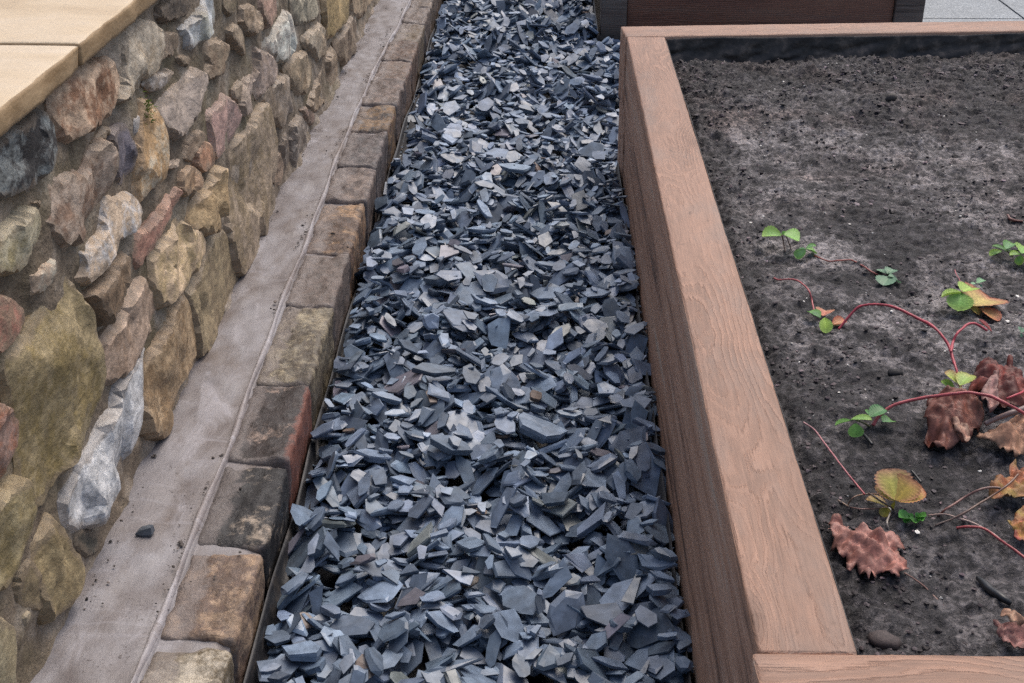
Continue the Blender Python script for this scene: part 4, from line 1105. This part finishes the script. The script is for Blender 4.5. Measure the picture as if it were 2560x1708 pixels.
def r1(x, y): return (1860 + x / 3.357, 500 + y / 3.357)
def r2(x, y): return (1860 + x / 3.357, 900 + y / 3.357)
def r3(x, y): return (1860 + x / 3.35, 1240 + y / 3.35)
def run(pts, parent, rad=0.0017, c=(.30, .040, .050), c2=None, name='runner'):
    return tube([gz(*p[0], p[1]) for p in pts], rad, 7, c, c2, name, parent)
def plant(label, px, name='strawberry_plant'):
    p = gz(*px, 0)
    return thing(name, label, 'strawberry plant', tuple(float(v) for v in p), 'strawberry plants in the sleeper bed')
GRN = (.135, .30, .060); GRN2 = (.19, .38, .085); LIME = (.28, .42, .060); LIME2 = (.32, .47, .11); DKG = (.075, .19, .065); DKG2 = (.11, .25, .10)
TEAL = (.10, .20, .11); TEAL2 = (.15, .27, .17); ORA = (.40, .17, .07); ORED = (.36, .07, .035); YEL = (.40, .33, .060); PINKE = (.42, .17, .12)
GEN = (.17, .30, .06)
# upper plantlet: two upright light leaves
A1 = plant('strawberry plantlet with two upright light green leaves beside the sleeper', r1(370, 420))
leaflet(r1(320, 300), r1(150, 285), .034, .040, .62, GRN2, LIME2, .5, .3, 7, -.15, parent=A1, seed=1)
leaflet(r1(325, 285), r1(470, 325), .034, .020, .95, GRN2, (.24, .44, .10), .3, .35, 7, .0, parent=A1, seed=2)
leaflet(r1(318, 300), r1(345, 262), .034, .036, .7, GRN, GRN2, .3, .2, 6, .0, parent=A1, seed=3)
run([(r1(350, 430), 0), (r1(335, 380), .014), (r1(320, 300), .034)], A1, .0011, (.10, .05, .04), None, 'petiole')
run([(r1(395, 440), 0), (r1(390, 385), .012), (r1(350, 310), .028)], A1, .0010, (.10, .05, .04), None, 'petiole')
A2 = plant('small dark green strawberry plantlet at the start of a thin runner', r1(520, 450))
leaflet(r1(515, 415), r1(445, 490), .016, .006, .80, DKG, GRN, .35, .3, 6, .1, parent=A2, seed=4)
leaflet(r1(515, 412), r1(612, 440), .016, .008, .72, GRN, GRN2, .35, .3, 6, -.1, parent=A2, seed=5)
leaflet(r1(518, 410), r1(605, 378), .016, .018, .45, DKG2, GRN2, .5, .2, 6, 0, parent=A2, seed=6)
leaflet(r1(512, 412), r1(440, 415), .016, .012, .5, DKG, DKG2, .3, .2, 6, 0, parent=A2, seed=7)
run([(r1(590, 465), .004), (r1(660, 500), .005), (r1(720, 515), .004), (r1(800, 508), .006), (r1(900, 505), .006), (r1(980, 545), .005), (r1(1070, 595), .004), (r1(1160, 640), .003)], A2, .0014, (.24, .07, .055))
A3 = plant('tiny blue-green strawberry plantlet at the end of a thin runner', r1(1200, 640))
for b_, t_, u1, s_ in (((1205, 620), (1140, 580), .008, 8), ((1205, 620), (1255, 575), .010, 9), ((1215, 645), (1170, 705), .005, 10), ((1225, 648), (1305, 685), .005, 11), ((1210, 640), (1265, 645), .010, 12)):
    leaflet(r1(*b_), r1(*t_), .009, u1, .85, TEAL, TEAL2, .3, .25, 6, 0, parent=A3, seed=s_)
# middle plantlet with the red arching runners
B1 = plant('strawberry plantlet with lime and orange leaves between two red runners', r1(720, 1040))
run([(r1(255, 660), .002), (r1(300, 672), .008), (r1(420, 668), .014), (r1(490, 700), .020), (r1(540, 765), .020), (r1(570, 850), .012), (r1(590, 930), .004)], B1, .0016, (.32, .075, .075))
leaflet(r1(640, 990), r1(545, 925), .012, .014, .62, DKG, GRN, .4, .2, 7, .1, parent=B1, seed=13)
leaflet(r1(680, 985), r1(690, 1110), .012, .004, .72, LIME, LIME2, .35, .3, 7, 0, parent=B1, seed=14)
leaflet(r1(660, 975), r1(690, 915), .008, .010, .75, (.44, .15, .09), (.48, .25, .15), .4, .2, 6, 0, parent=B1, seed=15)
leaflet(r1(740, 1045), r1(850, 1000), .006, .008, .5, (.42, .20, .09), (.45, .12, .07), .4, .2, 7, .2, parent=B1, seed=16)
leaflet(r1(745, 1055), r1(820, 1050), .004, .004, .45, (.30, .30, .07), (.35, .22, .06), .3, .2, 6, 0, parent=B1, seed=17)
# mother plant
Mo = plant('large strawberry plant with withered brown leaves and long red runners', r2(1830, 260))
run([(r1(800, 1085), .003), (r1(860, 1010), .018), (r1(960, 905), .040), (r1(1080, 880), .050), (r1(1230, 892), .055), (r1(1400, 960), .055), (r1(1560, 1045), .052), (r1(1650, 1130), .047), (r1(1730, 1260), .038), (r1(1775, 1410), .024), (r2(1800, 170), .012), (r2(1820, 240), .002)], Mo, .0022, (.34, .045, .060))
run([(r1(1738, 1280), .038), (r1(1755, 1200), .042), (r1(1800, 1110), .046), (r1(1860, 1055), .045), (r1(1930, 1040), .040), (r1(1985, 1060), .034), (r1(2040, 1100), .022)], Mo, .0020, (.33, .045, .060))
leaflet(r1(2080, 1105), r1(1975, 1000), .018, .036, .28, (.32, .05, .055), (.36, .10, .09), .5, .1, 6, .2, parent=Mo, seed=18, name='bract')
leaflet(r2(1800, 200), r2(1690, 95), .018, .030, .75, (.33, .40, .08), (.42, .25, .12), .3, .2, 7, .1, parent=Mo, seed=19)
leaflet(r2(1810, 215), r2(1900, 110), .018, .030, .75, LIME2, (.38, .36, .09), .3, .25, 7, -.1, parent=Mo, seed=20)
leaflet(r2(1770, 270), r2(1660, 170), .006, .018, .55, GRN2, LIME2, .4, .2, 7, 0, parent=Mo, seed=21)
leaflet(r2(1790, 300), r2(1790, 430), .012, .006, .42, GEN, LIME, .5, .2, 6, 0, parent=Mo, seed=22)
run([(r2(1820, 235), .010), (r2(1800, 320), .010), (r2(1790, 420), .004)], Mo, .0022, (.22, .26, .08), None, 'petiole')
run([(r2(1085, 550), .002), (r2(1150, 460), .014), (r2(1250, 390), .026), (r2(1400, 345), .036), (r2(1570, 305), .046), (r2(1750, 285), .054), (r2(1920, 285), .058), (r2(2060, 310), .058), (r2(2200, 365), .054), (r2(2350, 445), .048), (r2(2460, 520), .036), (r2(2560, 600), .015)], Mo, .0021, (.32, .06, .065))
run([(r2(2200, 335), .050), (r2(2280, 300), .052), (r2(2360, 255), .050), (r2(2450, 190), .03)], Mo, .0016, (.36, .04, .055))

# withered leaves as traced, crumpled sheets
def traced_leaf(pts, up, c_a, c_b, veins, name, parent=None, crumple=0.012, lift=None, seed=0, step=0.0045, curl=0.0):
    step = step * .72
    P_ = np.array([gz(*p, up)[:2] for p in pts])
    vs, fs, d, out = traced_patch(P_, step, 0.2, 0.0003, np.random.default_rng(seed), 0.55)
    p3 = np.c_[vs, np.zeros(len(vs))]
    size = np.sqrt(np.ptp(vs[:, 0]) * np.ptp(vs[:, 1]))
    z = soil_height(p3) + up
    if lift: z = z + lift(vs, d, size)
    vb = np.array([gz(*veins[0], up)[:2]] + [gz(*q, up)[:2] for q in veins[1]])
    dv = np.full(len(vs), 1e9)
    for e in vb[1:]:
        ab = e - vb[0]; t = np.clip(((vs - vb[0]) @ ab) / (ab @ ab), 0, 1)
        dv = np.minimum(dv, np.linalg.norm(vs - (vb[0] + t[:, None] * ab), axis=1))
    z = z + crumple * fbm(p3, size * .28, 3, seed) + 0.5 * crumple * fbm(p3, size * .10, 3, seed + 3)
    z = z + np.clip(dv, 0, size * .12) * 0.55 + curl * np.clip(1 - d / (size * .10), 0, 1)
    z = np.maximum(z, soil_height(p3) + 0.001)
    m = np.clip(fbm(p3, size * .22, 3, seed + 9) * 1.3 + .5, 0, 1)[:, None]
    C = np.array(c_a) * (1 - m) + np.array(c_b) * m
    C = C * np.where(dv < 0.0015, 1.55, 1.0)[:, None] * np.where(d < step * .9, .72, 1.0)[:, None]
    o = obj(name, mesh_from(name, np.c_[vs, z], fs, DRYLEAF, True, C))
    md = o.modifiers.new('thick', 'SOLIDIFY'); md.thickness = 0.0006; md.offset = 0
    if parent: into(o, parent)
    return o
BR, BR2, TAN, MAH = (.115, .036, .024), (.20, .085, .062), (.36, .21, .135), (.075, .018, .014)
traced_leaf([r2(*p) for p in [(1880,250),(1905,190),(1935,120),(1970,30),(2000,10),(2060,20),(2110,70),(2160,95),(2195,70),(2205,10),(2245,20),(2250,90),(2290,130),(2330,200),(2360,290),(2400,380),(2330,420),(2250,400),(2180,430),(2100,440),(2070,420),(2010,350),(1980,280),(1930,260)]],
            .012, (.17, .035, .024), MAH, (r2(2160, 240), [r2(1980, 40), r2(2200, 30), r2(2320, 200), r2(2070, 420), r2(1900, 240)]), 'withered_leaf', Mo, .020, lambda v, d, s: .030 * np.clip(d / (s * .3), 0, 1), 31)
traced_leaf([r2(*p) for p in [(1580,320),(1700,300),(1840,300),(1960,300),(2000,380),(2015,470),(1980,560),(1920,620),(1900,700),(1870,725),(1830,690),(1780,750),(1720,740),(1650,750),(1590,740),(1550,700),(1510,670),(1540,600),(1520,540),(1505,490),(1540,430),(1530,370)]],
            .010, BR, BR2, (r2(1790, 330), [r2(1560, 380), r2(1560, 680), r2(1700, 730), r2(1870, 700), r2(1980, 450)]), 'withered_leaf', Mo, .016, lambda v, d, s: .028 * np.clip(d / (s * .3), 0, 1), 37)
traced_leaf([r2(*p) for p in [(1950,640),(2030,620),(2130,590),(2230,570),(2330,520),(2420,490),(2480,560),(2470,660),(2400,720),(2330,770),(2280,800),(2240,770),(2180,800),(2150,740),(2080,700),(2000,680)]],
            .014, (.30, .155, .095), TAN, (r2(2400, 540), [r2(1980, 660), r2(2180, 780), r2(2290, 780), r2(2440, 700)]), 'withered_leaf', Mo, .012, lambda v, d, s: .020 * np.clip(d / (s * .3), 0, 1), 41)
traced_leaf([r2(*p) for p in [(1740,430),(1790,440),(1830,520),(1880,620),(1895,690),(1860,720),(1820,660),(1770,590),(1745,520)]], .028, (.33, .20, .14), (.24, .12, .085), (r2(1770, 440), [r2(1870, 700)]), 'withered_leaf', Mo, .006, None, 43)
traced_leaf([r2(*p) for p in [(2000,240),(2040,180),(2090,120),(2130,150),(2120,260),(2140,360),(2110,430),(2070,420),(2030,350),(1990,300)]], .045, (.22, .105, .09), (.28, .16, .14), (r2(2080, 140), [r2(2080, 420)]), 'withered_leaf', Mo, .008, None, 44)
run([(r2(2020, 530), .022), (r2(2120, 490), .028), (r2(2260, 440), .034), (r2(2380, 400), .036)], Mo, .0040, (.16, .11, .10), None, 'dry_stem')

# three-leaf plant with an orange old leaf
P4 = plant('strawberry plantlet with three lime green leaflets and one orange old leaf', r1(1830, 820))
leaflet(r1(1825, 775), r1(1655, 800), .030, .026, .55, LIME, LIME2, .45, .25, 8, .2, parent=P4, seed=51)
leaflet(r1(1828, 772), r1(1915, 725), .030, .034, .85, LIME, LIME2, .35, .2, 7, 0, parent=P4, seed=52)
leaflet(r1(1828, 780), r1(1800, 920), .030, .018, 1.0, GRN2, LIME2, .30, .3, 8, 0, parent=P4, seed=53)
run([(r1(1850, 850), 0), (r1(1835, 800), .016), (r1(1826, 776), .030)], P4, .0011, (.20, .14, .05), None, 'petiole')
run([(r1(1775, 588), .018), (r1(1800, 650), .024), (r1(1825, 710), .028), (r1(1828, 772), .030)], P4, .0009, (.28, .08, .09))
leaflet(r1(1885, 890), r1(2075, 790), .010, .018, .80, (.42, .33, .10), (.34, .12, .075), .3, .2, 8, .1, parent=P4, seed=54, mat=DRYLEAF)
leaflet(r1(1880, 890), r1(1985, 960), .010, .006, .6, (.40, .38, .10), (.42, .24, .09), .3, .2, 7, 0, parent=P4, seed=55, mat=DRYLEAF)
leaflet(r1(1985, 910), r1(2150, 1005), .012, .004, .60, (.44, .24, .10), (.36, .10, .06), .3, .2, 7, 0, parent=P4, seed=56, mat=DRYLEAF)
leaflet(r1(1955, 700), r1(2015, 665), .012, .016, .55, (.14, .30, .14), (.2, .38, .2), .4, .2, 5, 0, parent=P4, seed=57)
leaflet(r1(1955, 702), r1(1905, 705), .012, .012, .5, (.16, .32, .17), (.22, .40, .24), .4, .2, 5, 0, parent=P4, seed=58)
leaflet(r1(1958, 702), r1(2000, 730), .012, .008, .4, (.12, .24, .14), (.18, .33, .2), .4, .2, 5, 0, parent=P4, seed=59)
# right-hand green plant
P6 = plant('green strawberry plant with a cluster of folded leaves near tiny brown twig', r1(2230, 470))
for b_, t_, u0, u1, w_, ci, ce, s_ in (((2200, 425), (2085, 375), .022, .024, .32, DKG, GRN, 61), ((2195, 415), (2260, 350), .022, .028, .55, DKG2, GRN, 62), ((2190, 430), (2265, 420), .02, .018, .6, DKG, GRN2, 63),
        ((2170, 430), (2060, 460), .018, .010, .5, GRN, LIME, 64), ((2330, 460), (2230, 455), .02, .018, .55, GRN, LIME, 65), ((2330, 450), (2400, 400), .02, .024, .7, GRN2, LIME2, 66), ((2330, 465), (2300, 545), .02, .006, .7, GRN, LIME, 67), ((2345, 470), (2420, 560), .02, .005, .8, GRN2, LIME2, 68)):
    leaflet(r1(*b_), r1(*t_), u0, u1, w_, ci, ce, .45, .25, 7, 0, parent=P6, seed=s_)
run([(r1(2260, 480), 0), (r1(2230, 450), .014), (r1(2195, 420), .022)], P6, .0010, (.13, .12, .04), None, 'petiole')
P6b = plant('tiny pale green seedling by the bent end of the red runner', r1(2330, 1130), 'seedling')
P6b['category'] = 'seedling'; 
leaflet(r1(2325, 1110), r1(2310, 1060), .006, .012, .55, TEAL2, (.2, .34, .22), .4, .2, 5, 0, parent=P6b, seed=71)
leaflet(r1(2325, 1115), r1(2370, 1080), .006, .012, .55, TEAL2, (.2, .34, .22), .4, .2, 5, 0, parent=P6b, seed=72)
leaflet(r1(2325, 1115), r1(2330, 1150), .006, .004, .55, TEAL, TEAL2, .4, .2, 5, 0, parent=P6b, seed=73)
# plantlet at the end of the crossing runner
P7 = plant('strawberry plantlet with fresh green leaves at the end of a long arching runner', r2(1040, 540))
leaflet(r2(900, 505), r2(760, 540), .018, .012, .34, GRN, GRN2, .5, .2, 7, .1, parent=P7, seed=81)
leaflet(r2(895, 500), r2(1075, 490), .020, .022, .32, GRN2, LIME2, .5, .2, 7, 0, parent=P7, seed=82)
leaflet(r2(935, 530), r2(935, 650), .018, .004, 1.05, GRN, GRN2, .3, .3, 8, 0, parent=P7, seed=83)
leaflet(r2(1050, 480), r2(1180, 400), .016, .026, .62, DKG, DKG2, .35, .2, 8, 0, parent=P7, seed=84)
leaflet(r2(1060, 470), r2(1020, 415), .018, .026, .5, DKG2, GRN, .35, .2, 7, 0, parent=P7, seed=85)
leaflet(r2(1160, 520), r2(1245, 500), .010, .012, .75, DKG2, GRN, .35, .2, 7, 0, parent=P7, seed=86)
run([(r2(1060, 560), 0), (r2(1000, 530), .010), (r2(930, 510), .018)], P7, .0012, (.10, .10, .04), None, 'petiole')
# yellowing plant in front
P8 = plant('strawberry plant with one big yellow and orange round leaf and thin pink stalk', r2(1250, 1300))
run([(r2(505, 525), .004), (r2(560, 560), .012), (r2(620, 625), .016), (r2(730, 770), .018), (r2(850, 930), .020), (r2(940, 1040), .020), (r2(1020, 1135), .016)], P8, .0012, (.34, .19, .19), (.34, .07, .08))
leaflet(r2(1275, 1180), r2(1225, 905), .024, .050, 1.10, (.38, .36, .085), (.40, .20, .13), .20, .15, 9, .1, parent=P8, seed=91, mat=LEAF)
leaflet(r2(1280, 1185), r2(1515, 1085), .024, .034, .95, (.36, .34, .06), (.44, .17, .10), .22, .2, 9, -.1, parent=P8, seed=92)
leaflet(r2(1275, 1180), r2(1420, 1000), .025, .044, 1.05, (.40, .30, .07), (.43, .20, .12), .2, .15, 9, 0, parent=P8, seed=93)
leaflet(r2(1265, 1190), r2(1130, 1030), .022, .040, .8, (.37, .33, .07), (.42, .19, .11), .25, .15, 8, 0, parent=P8, seed=94)
leaflet(r2(1210, 1230), r2(1030, 1150), .014, .018, .55, (.30, .24, .04), (.33, .17, .05), .3, .3, 8, .2, parent=P8, seed=95)
leaflet(r2(1215, 1240), r2(1160, 1310), .010, .002, .7, (.33, .30, .05), (.36, .27, .05), .3, .3, 7, 0, parent=P8, seed=96)
leaflet(r2(1270, 1190), r2(1240, 1255), .020, .010, .5, (.33, .32, .05), (.36, .30, .06), .3, .2, 6, 0, parent=P8, seed=97)
for k, (b_, t_) in enumerate((((1420, 1330), (1300, 1315)), ((1410, 1335), (1345, 1365)), ((1420, 1330), (1385, 1290)), ((1430, 1325), (1440, 1365)), ((1440, 1320), (1530, 1310)), ((1445, 1325), (1500, 1350)), ((1440, 1320), (1470, 1285)))):
    leaflet(r2(*b_), r2(*t_), .005, .009, .62, (.09, .28, .05), (.15, .40, .09), .5, .1, 5, 0, parent=P8, seed=100 + k)
run([(r2(800, 1180), .002), (r2(850, 1210), .006), (r2(885, 1235), .006)], P8, .0011, (.22, .14, .09), None, 'dry_stem')
run([(r2(870, 1260), .001), (r2(885, 1205), .010), (r2(930, 1155), .014), (r2(1010, 1135), .016), (r2(1100, 1125), .020), (r2(1180, 1130), .022)], P8, .0010, (.20, .12, .08), None, 'dry_stem')
run([(r2(880, 1235), .005), (r2(1000, 1255), .008), (r2(1200, 1250), .006)], P8, .0009, (.17, .09, .07), None, 'dry_stem')
run([(r2(1050, 1120), .022), (r2(1140, 1180), .020), (r2(1230, 1240), .010), (r2(1260, 1300), .001)], P8, .0011, (.09, .06, .045), None, 'dry_stem')
run([(r2(1220, 1440), .001), (r2(1205, 1370), .005), (r2(1225, 1290), .006)], P8, .0013, (.22, .19, .16), None, 'dry_stem')
# right-hand autumn plants
P9 = plant('strawberry plant with an orange autumn leaf on two long brown stalks', r2(1620, 1310))
run([(r2(1625, 1305), .001), (r2(1700, 1250), .012), (r2(1850, 1150), .026), (r2(1970, 1095), .034), (r2(2060, 1075), .036), (r2(2150, 1080), .034)], P9, .0015, (.22, .10, .08), (.10, .06, .05), 'petiole')
run([(r2(1600, 1395), .001), (r2(1760, 1330), .008), (r2(1900, 1250), .018), (r2(2060, 1150), .030), (r2(2200, 1060), .036), (r2(2300, 960), .040)], P9, .0013, (.09, .06, .05), (.16, .08, .05), 'petiole')
run([(r2(1540, 1310), .002), (r2(1680, 1300), .008), (r2(1800, 1330), .008), (r2(1920, 1370), .008), (r2(2060, 1450), .008), (r2(2200, 1560), .006)], P9, .0013, (.24, .16, .13), (.30, .22, .19), 'dry_stem')
run([(r2(1785, 1410), .003), (r2(1880, 1400), .012), (r2(2000, 1415), .018), (r2(2120, 1490), .018), (r2(2250, 1580), .014), (r2(2400, 1680), .010)], P9, .0017, (.24, .035, .035), (.30, .06, .06))
traced_leaf([r2(*p) for p in [(2045,1130),(2090,1060),(2110,1010),(2200,1010),(2230,980),(2225,900),(2270,885),(2310,930),(2390,900),(2440,1000),(2430,1100),(2350,1150),(2270,1130),(2160,1190),(2080,1190)]],
            .020, (.25, .085, .038), (.24, .16, .05), (r2(2200, 1080), [r2(2270, 900), r2(2400, 950), r2(2100, 1150), r2(2350, 1120)]), 'leaf', P9, .010, None, 47)
P10 = plant('strawberry leaf turning red and yellow near the front sleeper corner', r2(2330, 1480))
traced_leaf([r2(*p) for p in [(2205,1370),(2260,1360),(2275,1310),(2350,1250),(2430,1270),(2480,1360),(2450,1480),(2380,1560),(2310,1530),(2260,1490),(2270,1430)]],
            .016, (.26, .045, .028), (.26, .18, .045), (r2(2400, 1420), [r2(2220, 1375), r2(2290, 1510), r2(2420, 1290)]), 'leaf', P10, .008, None, 48)
run([(r2(2440, 1560), .001), (r2(2420, 1500), .010), (r2(2400, 1420), .018)], P10, .0012, (.25, .05, .04), None, 'petiole')

# fallen leaves
D1 = traced_leaf([r3(*p) for p in [(705,260),(760,235),(820,250),(860,300),(900,330),(930,340),(930,305),(1000,305),(1080,325),(1140,325),(1210,345),(1290,385),(1345,440),(1320,475),(1275,490),(1310,530),(1350,580),(1380,655),(1300,640),(1300,690),(1230,680),(1150,640),(1110,650),(1100,690),(1060,690),(1035,740),(1010,700),(975,690),(960,640),(940,570),(900,605),(860,580),(850,545),(790,530),(770,470),(720,465),(745,425),(710,375),(695,340),(720,310)]],
            .006, (.33, .165, .135), (.25, .105, .080), (r3(1340, 640), [r3(760, 270), r3(730, 450), r3(880, 590), r3(1040, 720), r3(1100, 340), r3(1330, 450)]), 'fallen_leaf', None, .012,
            lambda v, d, s: .020 * np.clip(d / (s * .25), 0, 1), 53, .004, .002)
tag(D1, 'large curled pinkish brown fallen leaf with lobed edge on the soil beside the sleeper', 'leaf')
st = tube([gz(*r3(1345, 640), .016), gz(*r3(1450, 710), .006), gz(*r3(1560, 800), .003), gz(*r3(1680, 920), .001)], .0010, 6, (.20, .11, .085), None, 'leaf_stalk')
st.parent = D1
D2 = thing('fallen_leaf', 'crumpled tan and brown fallen leaf by the front sleeper', 'leaf', tuple(float(v) for v in gz(*r3(2250, 1150), 0)))
traced_leaf([r3(*p) for p in [(2150,955),(2200,945),(2280,990),(2360,1020),(2440,1060),(2430,1120),(2340,1075),(2270,1060),(2225,1070),(2215,1010)]], .030, (.42, .26, .17), (.36, .20, .13), (r3(2160, 960), [r3(2420, 1090)]), 'leaf_blade', D2, .006, None, 55, .004)
traced_leaf([r3(*p) for p in [(2080,1060),(2150,1065),(2220,1080),(2300,1100),(2400,1120),(2420,1220),(2340,1290),(2260,1290),(2200,1270),(2150,1230),(2165,1190),(2110,1160),(2130,1110)]], .010, (.22, .10, .085), (.27, .135, .115), (r3(2400, 1180), [r3(2090, 1070), r3(2130, 1160), r3(2220, 1270)]), 'leaf_blade', D2, .010, None, 56, .004)

# bits on the soil
def lump_obj(name, px, size, c, label, cat, flat=.7, seed=0, group=None):
    p = gz(*px, 0)
    bm = bmesh.new(); bmesh.ops.create_icosphere(bm, subdivisions=2, radius=1)
    q = np.array([tuple(v.co) for v in bm.verts]); f = np.array([[v.index for v in fc.verts] for fc in bm.faces]); bm.free()
    q = q * (1 + .55 * fbm(q, .8, 4, seed, .6))[:, None] * np.array(size) * [1, 1, flat]
    o = obj(name, mesh_from(name, q, f, CRUMB, True, np.tile(c, (len(q), 1))))
    o.location = (p[0], p[1], p[2] + size[2] * flat * .55)
    return tag(o, label, cat, group)
lump_obj('pebble', r3(1160, 1235), (.017, .013, .012), (.055, .042, .040), 'smooth dark brown pebble in the front corner of the bed', 'pebble', .7, 3)
lump_obj('soil_clod', (2228, 250), (.014, .012, .012), (.060, .052, .046), 'small rounded greyish clod near the back of the bed', 'clod', .9, 6)
lump_obj('soil_clod', r2(1270, 130), (.012, .010, .008), (.012, .011, .012), 'small black clod on pale crust between runners', 'clod', .8, 7)
def stick(name, pts, rad, c, label):
    o = tube([gz(*p, u) for p, u in pts], rad, 7, c, None, name)
    return tag(o, label, 'twig')
stick('charred_twig', [(r3(1960, 690), .004), (r3(2050, 770), .006), (r3(2160, 850), .006), (r3(2230, 900), .004)], [.003, .0055, .0048, .002], (.012, .013, .015), 'thick black twig lying on the soil by the front sleeper')
stick('twig', [(r1(2205, 130), .004), (r1(2240, 165), .005), (r1(2290, 180), .005), (r1(2340, 185), .003)], .0025, (.12, .045, .032), 'short reddish brown twig curved on the soil beyond the green plant')
stick('twig', [(r2(1000, 620), .003), (r2(1040, 660), .004), (r2(1075, 710), .003)], .0022, (.012, .012, .013), 'short black twig under the fresh green plantlet')
stick('twig', [(r2(1400, 930), .004), (r2(1450, 980), .005), (r2(1490, 1030), .003)], .0016, (.02, .02, .02), 'thin black twig behind the yellow leaf')

# moss on the wall
def moss():
    rng = np.random.default_rng(9); V, F, C = [], [], []
    c0 = pixw(375, 275, WX + .034)
    for k in range(70):
        a = c0 + np.array([rng.uniform(-.008, .0), rng.normal(0, .009), rng.normal(0, .012)])
        d = np.array([rng.uniform(.5, 1), rng.normal(0, .5), rng.normal(.3, .5)]); d /= np.linalg.norm(d)
        L = rng.uniform(.004, .009); w = np.cross(d, rng.normal(0, 1, 3)); w /= np.linalg.norm(w); w *= L * .16
        i = len(V); V += [a - w, a + w, a + d * L * .6 + w * .7, a + d * L, a + d * L * .6 - w * .7]; F.append((i, i + 1, i + 2, i + 3, i + 4))
        C += [np.array([.13, .17, .035]) * rng.uniform(.6, 1.3)] * 5
    o = obj('moss_tuft', mesh_from('moss_tuft', np.array(V), F, LEAF, False, np.array(C)))
    tag(o, 'small tuft of green moss growing on the golden wall stone', 'moss')
moss()
